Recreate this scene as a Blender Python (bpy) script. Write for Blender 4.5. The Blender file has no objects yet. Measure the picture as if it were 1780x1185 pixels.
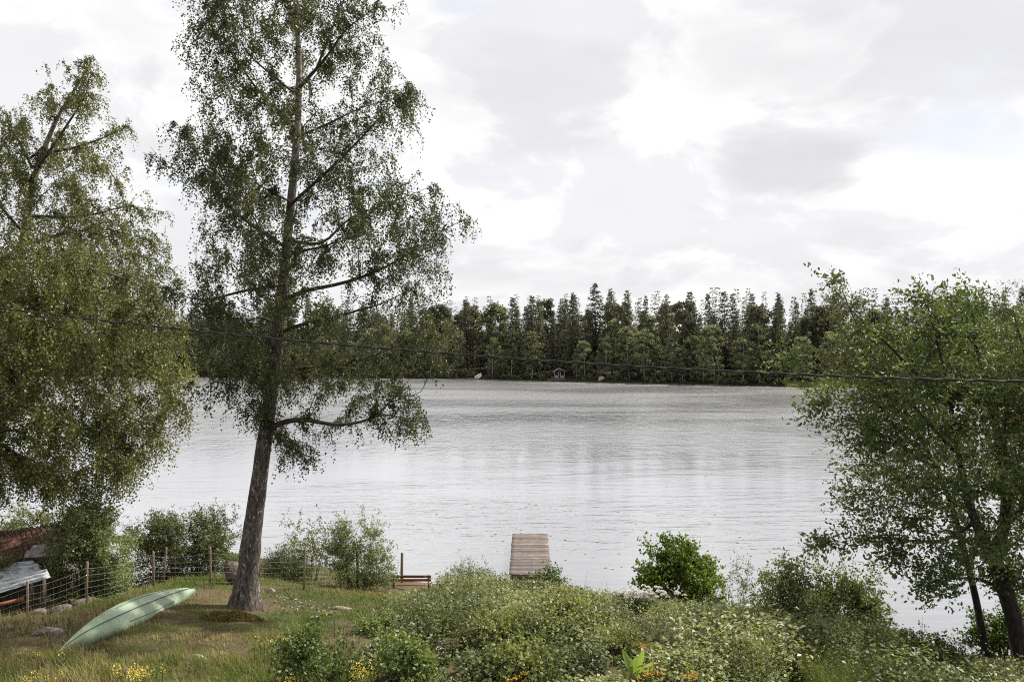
import bpy, math
import numpy as np
from mathutils import Vector

sc = bpy.context.scene
col = sc.collection
rng = np.random.default_rng(11)

# ------------------------------------------------------------------ camera, sky, sun, exposure
CAM_Z = 10.0
FPX, CX, CY = 1384.4, 890.0, 592.5          # photograph pixels, used to measure where things stand
cam = bpy.data.cameras.new('camera')
cam.lens, cam.sensor_width = 28.0, 36.0
cam.clip_start, cam.clip_end = 0.1, 5000
cam_o = bpy.data.objects.new('camera', cam)
cam_o.location = (0, 0, CAM_Z)
cam_o.rotation_euler = (math.radians(90), 0, 0)
col.objects.link(cam_o)
sc.camera = cam_o

SUN_EL, SUN_AZ = math.radians(50), math.radians(60)     # azimuth measured from +Y towards +X
sun_dir = Vector((math.cos(SUN_EL) * math.sin(SUN_AZ), math.cos(SUN_EL) * math.cos(SUN_AZ), math.sin(SUN_EL)))
sun = bpy.data.lights.new('sun', 'SUN')
sun.energy, sun.angle, sun.color = 5.0, math.radians(2.0), (1.0, 0.95, 0.86)
sun_o = bpy.data.objects.new('sun', sun)
sun_o.rotation_euler = sun_dir.to_track_quat('Z', 'Y').to_euler()
sun_o.location = (30, 30, 60)
col.objects.link(sun_o)

sc.render.engine = 'CYCLES'
sc.view_settings.view_transform = 'Standard'
sc.view_settings.look = 'None'
sc.view_settings.exposure = 0.9
sc.view_settings.gamma = 1.0
sc.view_settings.use_curve_mapping = False
sc.cycles.use_denoising = False
sc.cycles.max_bounces = 6
sc.cycles.diffuse_bounces = 3
sc.cycles.glossy_bounces = 3
sc.cycles.transmission_bounces = 3
sc.cycles.transparent_max_bounces = 4
sc.cycles.sample_clamp_indirect = 6.0
sc.cycles.filter_width = 1.1


class NT:
    """small node-tree helper"""
    def __init__(s, tree):
        s.t = tree
        tree.nodes.clear()

    def n(s, kind, **kw):
        nd = s.t.nodes.new(kind)
        for k, v in kw.items():
            if hasattr(nd, k):
                setattr(nd, k, v)
        return nd

    def link(s, a, b):
        s.t.links.new(a, b)

    def val(s, sock, v):
        if isinstance(v, bpy.types.NodeSocket):
            s.link(v, sock)
        else:
            sock.default_value = v

    def math(s, op, a, b=0.0, c=None, clamp=False):
        nd = s.n('ShaderNodeMath', operation=op, use_clamp=clamp)
        s.val(nd.inputs[0], a)
        s.val(nd.inputs[1], b)
        if c is not None:
            s.val(nd.inputs[2], c)
        return nd.outputs[0]

    def noise(s, vec, scale, detail=4, rough=0.55, dist=0.0):
        nd = s.n('ShaderNodeTexNoise')
        s.link(vec, nd.inputs['Vector'])
        nd.inputs['Scale'].default_value = scale
        nd.inputs['Detail'].default_value = detail
        nd.inputs['Roughness'].default_value = rough
        nd.inputs['Distortion'].default_value = dist
        return nd.outputs['Fac']

    def ramp(s, fac, stops, interp='LINEAR'):
        nd = s.n('ShaderNodeValToRGB')
        nd.color_ramp.interpolation = interp
        e = nd.color_ramp.elements
        while len(e) > 1:
            e.remove(e[-1])
        e[0].position = stops[0][0]
        e[0].color = (*stops[0][1], 1)
        for p, c in stops[1:]:
            x = e.new(p)
            x.color = (*c, 1)
        s.link(fac, nd.inputs[0])
        return nd.outputs[0]

    def mapr(s, v, a, b, c=0.0, d=1.0, smooth=True):
        nd = s.n('ShaderNodeMapRange', interpolation_type='SMOOTHSTEP' if smooth else 'LINEAR')
        s.val(nd.inputs['Value'], v)
        for k, x in (('From Min', a), ('From Max', b), ('To Min', c), ('To Max', d)):
            nd.inputs[k].default_value = x
        return nd.outputs[0]

    def mixc(s, f, a, b, blend='MIX'):
        nd = s.n('ShaderNodeMix', data_type='RGBA', blend_type=blend)
        s.val(nd.inputs[0], f)
        for sock, v in ((nd.inputs[6], a), (nd.inputs[7], b)):
            if isinstance(v, bpy.types.NodeSocket):
                s.link(v, sock)
            else:
                sock.default_value = (*v, 1)
        return nd.outputs[2]

    def mapping(s, vec, scale=(1, 1, 1), rot=(0, 0, 0), loc=(0, 0, 0)):
        nd = s.n('ShaderNodeMapping')
        s.link(vec, nd.inputs['Vector'])
        nd.inputs['Scale'].default_value = scale
        nd.inputs['Rotation'].default_value = rot
        nd.inputs['Location'].default_value = loc
        return nd.outputs[0]


def build_world():
    w = bpy.data.worlds.new('World')
    sc.world = w
    w.use_nodes = True
    t = NT(w.node_tree)
    out = t.n('ShaderNodeOutputWorld')
    bg = t.n('ShaderNodeBackground')
    bg.inputs['Strength'].default_value = 0.077
    t.link(bg.outputs[0], out.inputs[0])
    sky = t.n('ShaderNodeTexSky', sky_type='NISHITA', sun_disc=False)
    sky.sun_elevation = SUN_EL
    sky.sun_rotation = SUN_AZ
    sky.air_density, sky.dust_density, sky.ozone_density = 1.0, 2.0, 1.0
    tc = t.n('ShaderNodeTexCoord')
    d = tc.outputs['Generated']
    sp = t.n('ShaderNodeSeparateXYZ')
    t.link(d, sp.inputs[0])
    # clouds lie on a high flat sheet: direction projected on it, softened at the horizon
    zz = t.math('ADD', t.math('MAXIMUM', sp.outputs[2], 0.0), 0.28)
    cb = t.n('ShaderNodeCombineXYZ')
    t.link(t.math('DIVIDE', sp.outputs[0], zz), cb.inputs[0])
    t.link(t.math('DIVIDE', sp.outputs[1], zz), cb.inputs[1])
    t.link(t.math('MULTIPLY', sp.outputs[2], 2.2), cb.inputs[2])
    v = cb.outputs[0]
    billow = t.noise(t.mapping(v, (1.0, 1.0, 1.6), loc=(3.1, 0.4, 0.0)), 2.3, 9, 0.55, 0.25)
    shade = t.noise(t.mapping(v, (0.8, 0.8, 1.5), loc=(7.7, 2.2, 1.0)), 1.5, 7, 0.52, 0.2)
    gap = t.noise(t.mapping(v, (1, 1, 1.2), loc=(1.3, 9.2, 4.0)), 1.7, 8, 0.55, 0.15)
    # single soft clouds of the sky in the photograph: direction, radius (sx, sz), weight
    def blob(px, py, rx, rz):
        u = t.math('DIVIDE', sp.outputs[0], t.math('MAXIMUM', sp.outputs[1], 0.05))
        q = t.math('DIVIDE', sp.outputs[2], t.math('MAXIMUM', sp.outputs[1], 0.05))
        wob = t.math('MULTIPLY', t.math('SUBTRACT', billow, 0.5), 2.4)
        a = t.math('DIVIDE', t.math('SUBTRACT', u, (px - CX) / FPX), rx)
        b = t.math('DIVIDE', t.math('SUBTRACT', q, (CY - py) / FPX), rz)
        r = t.math('SQRT', t.math('ADD', t.math('MULTIPLY', a, a), t.math('MULTIPLY', b, b)))
        r = t.math('ADD', r, wob)
        front = t.mapr(sp.outputs[1], 0.0, 0.3)
        return t.math('MULTIPLY', t.mapr(r, 0.25, 1.2, 1.0, 0.0), front)
    grey = t.math('MULTIPLY', blob(1375, 285, 0.105, 0.058), 0.85)
    grey2 = t.math('MULTIPLY', blob(905, 170, 0.19, 0.10), 0.62)
    low = t.math('MULTIPLY', blob(930, 490, 0.26, 0.05), 0.60)
    bright = t.math('MAXIMUM', blob(1020, 325, 0.15, 0.04), blob(1260, 400, 0.12, 0.035))
    s2 = t.math('MULTIPLY', t.mapr(shade, 0.40, 0.64), 0.55)
    g = t.math('MAXIMUM', t.math('MAXIMUM', grey, grey2), t.math('MAXIMUM', low, s2))
    g = t.math('SUBTRACT', g, t.math('MULTIPLY', bright, 0.5), clamp=True)
    # fine billows break up the grey
    fine = t.noise(t.mapping(v, (1.0, 1.0, 1.6), loc=(0.7, 5.4, 2.0)), 5.5, 8, 0.6, 0.2)
    g = t.math('ADD', t.math('MULTIPLY', g, t.mapr(billow, 0.3, 0.65, 1.2, 0.7)), t.math('MULTIPLY', t.math('SUBTRACT', fine, 0.5), 0.35), clamp=True)
    puff = t.noise(t.mapping(d, (1.0, 1.0, 1.9), loc=(2.2, 1.1, 0.5)), 4.6, 10, 0.56, 0.35)
    edge = t.mapr(puff, 0.45, 0.55)
    top = t.mapr(puff, 0.50, 0.66, 0.0, 1.0)
    white = t.mixc(edge, (6.35, 6.35, 6.55), t.mixc(top, (7.8, 7.8, 7.8), (7.1, 7.1, 7.15)))
    cloud = t.mixc(g, white, (5.35, 5.35, 5.5))
    blue = t.math('MAXIMUM', t.mapr(gap, 0.60, 0.72), t.math('MULTIPLY', t.math('ADD', blob(1690, 235, 0.10, 0.055), blob(800, 5, 0.04, 0.02)), 0.9))
    veil = t.mixc(0.78, sky.outputs[0], (6.4, 6.5, 6.85))
    c = t.mixc(t.math('MULTIPLY', blue, 0.85, clamp=True), cloud, veil)
    # ground-side of the world: dull green-grey
    below = t.mapr(sp.outputs[2], -0.06, 0.0, 1.0, 0.0)
    c = t.mixc(below, c, (1.0, 1.05, 0.9))
    t.link(c, bg.inputs['Color'])


build_world()

# ------------------------------------------------------------------ helpers
def P(px, py, d):
    return np.array([(px - CX) * d / FPX, d, CAM_Z - (py - CY) * d / FPX])


def vnoise(x, y, seed=0):
    """value noise on a unit lattice, 0..1"""
    x, y = np.asarray(x, float), np.asarray(y, float)
    xi, yi = np.floor(x).astype(np.int64), np.floor(y).astype(np.int64)
    fx, fy = x - xi, y - yi
    fx, fy = fx * fx * (3 - 2 * fx), fy * fy * (3 - 2 * fy)

    def h(a, b):
        n = (a * 374761393 + b * 668265263 + seed * 982451653) & 0x7fffffff
        n = ((n ^ (n >> 13)) * 1274126177) & 0x7fffffff
        return ((n ^ (n >> 16)) & 0xffff) / 65535.0
    a = h(xi, yi) * (1 - fx) + h(xi + 1, yi) * fx
    b = h(xi, yi + 1) * (1 - fx) + h(xi + 1, yi + 1) * fx
    return a * (1 - fy) + b * fy


def fbm(x, y, seed=0, o=3):
    s, a, t = 0, 0.5, 0
    for i in range(o):
        s = s + a * vnoise(np.asarray(x) * 2 ** i, np.asarray(y) * 2 ** i, seed + i)
        t += a
        a *= 0.5
    return s / t


def sstep(a, b, x):
    t = np.clip((x - a) / (b - a), 0, 1)
    return t * t * (3 - 2 * t)


SHX = [-700, -60, -30, -20.4, -12, -5, 0, 4.7, 8.7, 12.4, 13.8, 15, 25, 60, 700]
SHY = [70, 50, 43.5, 41, 37, 33.6, 32, 31, 29.4, 27.6, 25.4, 23.6, 20.5, 16, 8]
FX = [-700, -400, -94, -13.7, 64, 107, 400, 700]
FY = [260, 245, 221, 211, 174, 166, 142, 120]


def terrain(x, y):
    x, y = np.asarray(x, float), np.asarray(y, float)
    s = np.interp(x, SHX, SHY) - y + (fbm(x * 0.35, y * 0.35, 3) - 0.5) * 1.0
    z = np.interp(s, [-200, -20, -3, 0, 1, 3, 6, 9.5, 12, 14.2, 16, 19, 26, 40, 90, 800],
                  [-6, -5, -.8, -.02, .25, .6, 1.3, 2.2, 2.75, 3.2, 3.42, 3.55, 4.2, 5, 7, 16])
    z = z - 1.35 * sstep(9.5, 13.5, -x) * sstep(17.5, 22.5, y) * sstep(0, 4, s)
    z = z + (fbm(x * 0.8, y * 0.8, 9) - 0.5) * 0.22 * sstep(0, 3, s)
    f = y - np.interp(x, FX, FY) + (fbm(x * 0.06, y * 0.06, 21) - 0.5) * 8
    zf = np.interp(f, [-60, -20, -4, 0, 2, 8, 30, 90, 200, 900], [-6, -5, -1.0, 0, .5, .9, 2.6, 6, 9, 22])
    return np.where(y > 100, zf, z)


def G(px, py):
    """where the ray through a photograph pixel meets the ground"""
    d = np.linspace(9, 60, 4000)
    z = CAM_Z - (py - CY) * d / FPX
    x = (px - CX) * d / FPX
    i = np.argmax(z <= terrain(x, d))
    return np.array([x[i], d[i], float(terrain(x[i], d[i]))])


def unit(v):
    return v / np.maximum(np.linalg.norm(v, axis=-1, keepdims=True), 1e-9)


def mesh_obj(name, V, faces, mat, parent=None, smooth=False, tint=None, origin=None):
    """faces: list of (M,k) int arrays"""
    V = np.asarray(V, np.float32)
    if origin is None and parent is not None:
        origin = np.array(parent.matrix_world_loc) if hasattr(parent, 'matrix_world_loc') else np.array(parent.get('_o', (0, 0, 0)))
    if origin is not None:
        V = V - np.asarray(origin, np.float32)
    if isinstance(faces, np.ndarray):
        faces = [faces]
    faces = [np.asarray(f, np.int32) for f in faces if len(f)]
    me = bpy.data.meshes.new(name)
    me.vertices.add(len(V))
    me.vertices.foreach_set('co', V.ravel())
    nl = sum(f.size for f in faces)
    me.loops.add(nl)
    me.loops.foreach_set('vertex_index', np.concatenate([f.ravel() for f in faces]))
    tot = np.concatenate([np.full(len(f), f.shape[1], np.int32) for f in faces])
    st = np.concatenate([[0], np.cumsum(tot)[:-1]]).astype(np.int32)
    me.polygons.add(len(tot))
    me.polygons.foreach_set('loop_start', st)
    if smooth:
        me.polygons.foreach_set('use_smooth', np.ones(len(tot), bool))
    if tint is not None:
        a = me.attributes.new('tint', 'FLOAT', 'FACE')
        a.data.foreach_set('value', np.asarray(tint, np.float32))
    me.update(calc_edges=True)
    me.materials.append(mat)
    o = bpy.data.objects.new(name, me)
    col.objects.link(o)
    if parent is not None:
        o.parent = parent
    elif origin is not None:
        o.location = origin
    return o


def thing(name, label, cat, loc, group=None):
    o = bpy.data.objects.new(name, None)
    o.empty_display_size = 0.2
    o.location = loc
    o['_o'] = [float(a) for a in loc]
    tag(o, label, cat, group)
    col.objects.link(o)
    return o


def tag(o, label=None, cat=None, group=None, kind=None):
    for k, v in (('label', label), ('category', cat), ('group', group), ('kind', kind)):
        if v:
            o[k] = v
    return o


def clear_helpers():
    for o in bpy.data.objects:
        if '_o' in o:
            del o['_o']


def copy_tree(o, loc, rotz=0.0, scale=(1, 1, 1)):
    r = o.copy()
    col.objects.link(r)
    r.location, r.rotation_euler, r.scale = loc, (0, 0, rotz), scale
    for ch in list(o.children):
        c = ch.copy()
        col.objects.link(c)
        c.parent = r
    return r


class MB:
    """collects shapes into one mesh"""
    def __init__(s):
        s.V, s.F, s.n = [], {3: [], 4: []}, 0

    def add(s, V, F):
        V = np.asarray(V, float)
        if isinstance(F, np.ndarray):
            F = [F]
        for f in F:
            f = np.asarray(f)
            if len(f):
                s.F[f.shape[1]].append(f + s.n)
        s.V.append(V)
        s.n += len(V)

    def tube(s, pts, rad, sides=6, cap=True):
        V, F = tube(pts, rad, sides, cap)
        s.add(V, F)

    def box(s, c, size, ax=None, taper=1.0):
        """box at centre c, size along axes ax (rows)"""
        ax = np.eye(3) if ax is None else np.asarray(ax, float)
        k = np.array([[-1, -1, -1], [1, -1, -1], [1, 1, -1], [-1, 1, -1], [-1, -1, 1], [1, -1, 1], [1, 1, 1], [-1, 1, 1]], float) * 0.5
        k[4:, :2] *= taper
        V = np.asarray(c) + (k * np.asarray(size)) @ ax
        F = np.array([[0, 3, 2, 1], [4, 5, 6, 7], [0, 1, 5, 4], [1, 2, 6, 5], [2, 3, 7, 6], [3, 0, 4, 7]])
        s.add(V, F)

    def bar(s, a, b, w, h, up=(0, 0, 1)):
        a, b = np.asarray(a, float), np.asarray(b, float)
        x = unit(b - a)
        y = unit(np.cross(np.asarray(up, float), x))
        z = np.cross(x, y)
        s.box((a + b) / 2, (np.linalg.norm(b - a), w, h), [x, y, z])

    def build(s, name, mat, parent=None, smooth=False, tint=None, origin=None):
        F = [np.concatenate(f) for f in s.F.values() if f]
        return mesh_obj(name, np.concatenate(s.V), F, mat, parent, smooth, tint, origin)


def tube(pts, rad, sides=6, cap=True, wob=0.0, seed=0):
    pts = np.asarray(pts, float)
    n = len(pts)
    rad = np.broadcast_to(np.asarray(rad, float), (n,))
    T = np.gradient(pts, axis=0) if n > 2 else np.repeat((pts[1] - pts[0])[None], n, 0)
    T = unit(T)
    ref = np.array([1.0, 0.13, 0.07]) if abs(T[:, 0]).max() < 0.9 else np.array([0.1, 0.2, 1.0])
    A = unit(np.cross(T, ref))
    B = np.cross(T, A)
    th = np.arange(sides) * 2 * np.pi / sides
    R = rad[:, None] * np.ones(sides)
    if wob:
        r2 = np.random.default_rng(seed)
        R = R * (1 + wob * r2.normal(0, 1, R.shape))
    V = pts[:, None] + R[..., None] * (A[:, None] * np.cos(th)[None, :, None] + B[:, None] * np.sin(th)[None, :, None])
    V = V.reshape(-1, 3)
    i = np.arange(n - 1)[:, None] * sides
    j = np.arange(sides)[None]
    k = (j + 1) % sides
    F = np.stack([i + j, i + k, i + sides + k, i + sides + j], -1).reshape(-1, 4)
    FF = [F]
    if cap:
        V = np.concatenate([V, pts[:1], pts[-1:]])
        jj = np.arange(sides)
        kk = (jj + 1) % sides
        FF.append(np.concatenate([np.stack([np.full(sides, n * sides), kk, jj], 1),
                                  np.stack([np.full(sides, n * sides + 1), (n - 1) * sides + jj, (n - 1) * sides + kk], 1)]))
    return V, FF


def leaf_faces(base, axis, L, W, r, fold=0.18):
    """diamond leaves: one folded quad each"""
    n = len(base)
    rv = unit(r.normal(0, 1, (n, 3)))
    side = unit(np.cross(axis, rv))
    nrm = np.cross(side, axis)
    L, W = np.broadcast_to(L, (n,))[:, None], np.broadcast_to(W, (n,))[:, None]
    mid = base + axis * L * 0.42
    V = np.stack([base, mid - side * W / 2 + nrm * W * fold, base + axis * L, mid + side * W / 2 + nrm * W * fold], 1).reshape(-1, 3)
    F = np.arange(4 * n).reshape(n, 4)
    return V, F


def leaf_faces6(base, axis, L, W, r, fold=0.15, bend=0.12):
    """pointed oval leaves: two quads each"""
    n = len(base)
    rv = unit(r.normal(0, 1, (n, 3)))
    side = unit(np.cross(axis, rv))
    nrm = np.cross(side, axis)
    L, W = np.broadcast_to(L, (n,))[:, None], np.broadcast_to(W, (n,))[:, None]
    tip = base + axis * L - nrm * L * bend
    a = base + axis * L * 0.3 + nrm * W * fold
    b = base + axis * L * 0.7 + nrm * (W * fold - L * bend * .4)
    V = np.stack([base, a - side * W * .5, b - side * W * .42, tip, b + side * W * .42, a + side * W * .5], 1).reshape(-1, 3)
    i = np.arange(n)[:, None] * 6
    F = np.concatenate([i + [0, 1, 2, 3], i + [0, 3, 4, 5]], 1).reshape(-1, 4)
    return V, F


# ------------------------------------------------------------------ materials
def material(name, fn):
    m = bpy.data.materials.new(name)
    m.use_nodes = True
    t = NT(m.node_tree)
    out = t.n('ShaderNodeOutputMaterial')
    bs = t.n('ShaderNodeBsdfPrincipled')
    t.link(bs.outputs[0], out.inputs[0])
    fn(t, bs, out)
    return m


def coords(t):
    g = t.n('ShaderNodeNewGeometry')
    return g.outputs['Position']


def objco(t):
    return t.n('ShaderNodeTexCoord').outputs['Object']


def bump(t, bs, h, strength=0.5, dist=0.02):
    b = t.n('ShaderNodeBump')
    b.inputs['Strength'].default_value = strength
    b.inputs['Distance'].default_value = dist
    t.link(h, b.inputs['Height'])
    t.link(b.outputs[0], bs.inputs['Normal'])


def leaf_mat(name, stops, trans=0.35, rough=0.5, spec=0.35, vary=0.0, tcol=(1.5, 1.55, 0.6), sat=0.97, gain=1.02):
    def fn(t, bs, out):
        at = t.n('ShaderNodeAttribute', attribute_name='tint')
        c = t.ramp(at.outputs['Fac'], stops)
        if vary:
            oi = t.n('ShaderNodeObjectInfo')
            f = t.mapr(oi.outputs['Random'], 0, 1, 1 - vary, 1 + vary, smooth=False)
            hs = t.n('ShaderNodeHueSaturation')
            t.link(c, hs.inputs['Color'])
            t.link(f, hs.inputs['Value'])
            c = hs.outputs[0]
        if sat != 1:
            h2 = t.n('ShaderNodeHueSaturation')
            h2.inputs['Saturation'].default_value = sat
            h2.inputs['Value'].default_value = gain
            t.link(c, h2.inputs['Color'])
            c = h2.outputs[0]
        t.link(c, bs.inputs['Base Color'])
        bs.inputs['Roughness'].default_value = rough
        bs.inputs['Specular IOR Level'].default_value = spec
        tr = t.n('ShaderNodeBsdfTranslucent')
        t.link(t.mixc(1.0, c, tcol, 'MULTIPLY'), tr.inputs[0])
        mx = t.n('ShaderNodeMixShader')
        mx.inputs[0].default_value = trans
        t.link(bs.outputs[0], mx.inputs[1])
        t.link(tr.outputs[0], mx.inputs[2])
        t.link(mx.outputs[0], out.inputs[0])
    return material(name, fn)


def noise_mat(name, c0, c1, scale=6, rough=0.8, bstr=0.5, bdist=0.02, stretch=(1, 1, 1), lo=0.35, hi=0.65, local=True, c2=None, s2=2.0, spec=0.3):
    def fn(t, bs, out):
        v = t.mapping(objco(t) if local else coords(t), stretch)
        f = t.noise(v, scale, 8, 0.65)
        c = t.mixc(t.mapr(f, lo, hi), c0, c1)
        if c2 is not None:
            g = t.noise(t.mapping(objco(t) if local else coords(t), loc=(5, 3, 1)), s2, 5, 0.6)
            c = t.mixc(t.mapr(g, 0.52, 0.62), c, c2)
        t.link(c, bs.inputs['Base Color'])
        bs.inputs['Roughness'].default_value = rough
        bs.inputs['Specular IOR Level'].default_value = spec
        bump(t, bs, f, bstr, bdist)
    return material(name, fn)


def ground_fn(t, bs, out):
    v = coords(t)
    a = t.noise(v, 0.45, 5, 0.6)
    b = t.noise(v, 7.0, 6, 0.7)
    c = t.noise(v, 35.0, 4, 0.7)
    green = t.mixc(b, (0.030, 0.042, 0.012), (0.075, 0.082, 0.026))
    dry = t.mixc(b, (0.060, 0.045, 0.026), (0.15, 0.115, 0.07))
    m = t.mixc(t.mapr(a, 0.40, 0.60), green, dry)
    m = t.mixc(t.mapr(c, 0.45, 0.75, 0.0, 0.6), m, (0.018, 0.015, 0.009))
    sy = t.n('ShaderNodeSeparateXYZ')
    t.link(v, sy.inputs[0])
    m = t.mixc(t.mapr(sy.outputs[1], 100, 110), m, t.mixc(b, (0.016, 0.014, 0.009), (0.045, 0.038, 0.022)))      # needle litter across the lake
    t.link(m, bs.inputs['Base Color'])
    bs.inputs['Roughness'].default_value = 0.95
    bs.inputs['Specular IOR Level'].default_value = 0.1
    bump(t, bs, t.math('ADD', b, c), 0.8, 0.05)


def water_fn(t, bs, out):
    v = coords(t)
    big = t.noise(t.mapping(v, (0.020, 0.05, 1), rot=(0, 0, -0.12), loc=(2.6, 0.3, 0)), 1.0, 3, 0.55, 0.4)   # cat's paws
    gust = t.mapr(big, 0.36, 0.62)
    w1 = t.noise(t.mapping(v, (0.32, 1.25, 1), rot=(0, 0, -0.16)), 1.0, 3, 0.5, 0.3)
    w2 = t.noise(t.mapping(v, (1.5, 3.6, 1), rot=(0, 0, 0.10), loc=(3, 1, 0)), 1.0, 3, 0.6, 0.2)
    amp = t.mapr(gust, 0, 1, 0.18, 1.0, smooth=False)
    h = t.math('ADD', t.math('MULTIPLY', w1, 0.060), t.math('MULTIPLY', w2, 0.020))
    h = t.math('MULTIPLY', h, amp)
    w3 = t.noise(t.mapping(v, (0.75, 0.26, 1), rot=(0, 0, 0.2), loc=(9, 4, 0)), 1.0, 4, 0.7, 0.3)
    sy = t.n('ShaderNodeSeparateXYZ')
    t.link(v, sy.inputs[0])
    h = t.math('ADD', h, t.math('MULTIPLY', w3, t.mapr(sy.outputs[1], 60, 200, 0.0, 0.5, smooth=False)))
    b = t.n('ShaderNodeBump')
    b.inputs['Strength'].default_value = 1.0
    b.inputs['Distance'].default_value = 1.0
    t.link(h, b.inputs['Height'])
    sp = t.n('ShaderNodeSeparateXYZ')
    t.link(v, sp.inputs[0])
    rough = t.math('ADD', t.mapr(sp.outputs[1], 30, 190, 0.14, 0.26, smooth=False), t.math('MULTIPLY', t.math('SUBTRACT', gust, 0.5), 0.05))
    fr = t.n('ShaderNodeFresnel')
    fr.inputs['IOR'].default_value = 1.33
    t.link(b.outputs[0], fr.inputs['Normal'])
    gl = t.n('ShaderNodeBsdfGlossy')
    gl.inputs['Color'].default_value = (0.90, 0.90, 0.91, 1)
    t.link(rough, gl.inputs['Roughness'])
    t.link(b.outputs[0], gl.inputs['Normal'])
    bs.inputs['Base Color'].default_value = (0.085, 0.085, 0.08, 1)
    bs.inputs['Roughness'].default_value = 0.4
    bs.inputs['Specular IOR Level'].default_value = 0.0
    mx = t.n('ShaderNodeMixShader')
    t.link(t.mapr(fr.outputs[0], 0.03, 0.30, 0.48, 0.95, smooth=False), mx.inputs[0])
    t.link(bs.outputs[0], mx.inputs[1])
    t.link(gl.outputs[0], mx.inputs[2])
    t.link(mx.outputs[0], out.inputs[0])


def bark_fn(t, bs, out):
    v = objco(t)
    sp = t.n('ShaderNodeSeparateXYZ')
    t.link(v, sp.inputs[0])
    plates = t.noise(t.mapping(v, (1, 1, 0.28)), 17, 7, 0.7, 0.4)
    flecks = t.noise(t.mapping(v, (1, 1, 0.5), loc=(4, 4, 4)), 15, 4, 0.7)
    dark = t.mixc(t.mapr(plates, 0.35, 0.65), (0.022, 0.018, 0.016), (0.115, 0.098, 0.085))
    dark = t.mixc(t.mapr(flecks, 0.575, 0.65), dark, (0.30, 0.275, 0.25))
    band = t.noise(t.mapping(v, (1.2, 1.2, 7), loc=(1, 2, 3)), 2.0, 6, 0.7)
    white = t.mixc(t.mapr(band, 0.50, 0.62), (0.27, 0.245, 0.22), (0.034, 0.029, 0.026))
    hgt = t.math('ADD', sp.outputs[2], t.math('MULTIPLY', t.math('SUBTRACT', t.noise(v, 1.1, 5, 0.6), 0.5), 9.0))
    c = t.mixc(t.mapr(hgt, 8.0, 15.0), dark, white)
    t.link(c, bs.inputs['Base Color'])
    bs.inputs['Roughness'].default_value = 0.9
    bs.inputs['Specular IOR Level'].default_value = 0.2
    bump(t, bs, plates, 1.0, 0.035)


MG = material('ground_soil', ground_fn)
MW = material('lake_water', water_fn)
M_birchbark = material('birch_bark', bark_fn)
M_bark = noise_mat('dark_bark', (0.013, 0.011, 0.009), (0.046, 0.038, 0.031), 14, 0.9, 0.8, 0.03, (1, 1, 0.3))
M_twig = noise_mat('twig_bark', (0.030, 0.022, 0.016), (0.090, 0.070, 0.052), 20, 0.85, 0.3, 0.01)
M_limb = noise_mat('limb_bark', (0.022, 0.017, 0.014), (0.075, 0.060, 0.050), 12, 0.9, 0.6, 0.02)
M_white_bark = noise_mat('pale_bark', (0.30, 0.28, 0.25), (0.06, 0.05, 0.045), 3, 0.85, 0.3, 0.02, (1, 1, 3), 0.5, 0.62)
M_pine_bark = noise_mat('pine_bark', (0.07, 0.045, 0.035), (0.13, 0.08, 0.055), 4, 0.9, 0.4, 0.03, (1, 1, .5))
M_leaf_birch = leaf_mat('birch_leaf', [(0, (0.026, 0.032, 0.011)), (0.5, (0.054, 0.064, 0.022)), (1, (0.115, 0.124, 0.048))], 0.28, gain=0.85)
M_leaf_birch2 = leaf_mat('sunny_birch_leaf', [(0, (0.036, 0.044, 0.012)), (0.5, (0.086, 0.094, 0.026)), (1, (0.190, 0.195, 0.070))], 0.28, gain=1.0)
M_leaf_willow = leaf_mat('willow_leaf', [(0, (0.032, 0.046, 0.015)), (0.5, (0.088, 0.116, 0.038)), (0.85, (0.185, 0.220, 0.10)), (1, (0.32, 0.36, 0.26))], 0.28, gain=0.98)
M_leaf_alder = leaf_mat('alder_leaf', [(0, (0.035, 0.056, 0.008)), (0.5, (0.090, 0.130, 0.016)), (1, (0.17, 0.215, 0.035))], 0.38, gain=0.95)
M_leaf_shrub = leaf_mat('shrub_leaf', [(0, (0.036, 0.047, 0.016)), (0.5, (0.092, 0.110, 0.040)), (1, (0.19, 0.21, 0.10))], 0.3)
M_leaf_bramble = leaf_mat('bramble_leaf', [(0, (0.034, 0.046, 0.014)), (0.35, (0.082, 0.100, 0.030)), (0.6, (0.150, 0.160, 0.058)), (0.85, (0.165, 0.175, 0.075)), (1, (0.21, 0.22, 0.12))], 0.3, 0.5, 0.35, gain=1.3)
M_leaf_fresh = leaf_mat('fresh_leaf', [(0, (0.055, 0.080, 0.020)), (0.5, (0.115, 0.150, 0.042)), (1, (0.21, 0.25, 0.10))], 0.3)
M_grass = leaf_mat('grass_blade', [(0, (0.040, 0.068, 0.012)), (0.3, (0.080, 0.112, 0.024)), (0.55, (0.125, 0.132, 0.044)), (0.8, (0.175, 0.140, 0.075)), (1, (0.27, 0.22, 0.14))], 0.32, 0.6, 0.2, gain=1.25)
M_needle = leaf_mat('spruce_needle', [(0, (0.034, 0.036, 0.023)), (0.5, (0.084, 0.086, 0.054)), (1, (0.175, 0.172, 0.11))], 0.25, 0.7, 0.2, 0.3, (1.1, 1.2, 0.7))
M_far_leaf = leaf_mat('far_leaf', [(0, (0.042, 0.050, 0.025)), (0.5, (0.145, 0.158, 0.084)), (1, (0.32, 0.33, 0.21))], 0.4, 0.6, 0.25, 0.4, (1.3, 1.35, 0.8))
M_post = noise_mat('post_wood', (0.20, 0.135, 0.088), (0.10, 0.072, 0.052), 9, 0.85, 0.3, 0.01, (1, 1, .15))
M_wire = noise_mat('fence_wire', (0.27, 0.26, 0.25), (0.16, 0.15, 0.14), 5, 0.5, 0.1, 0.001)
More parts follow.
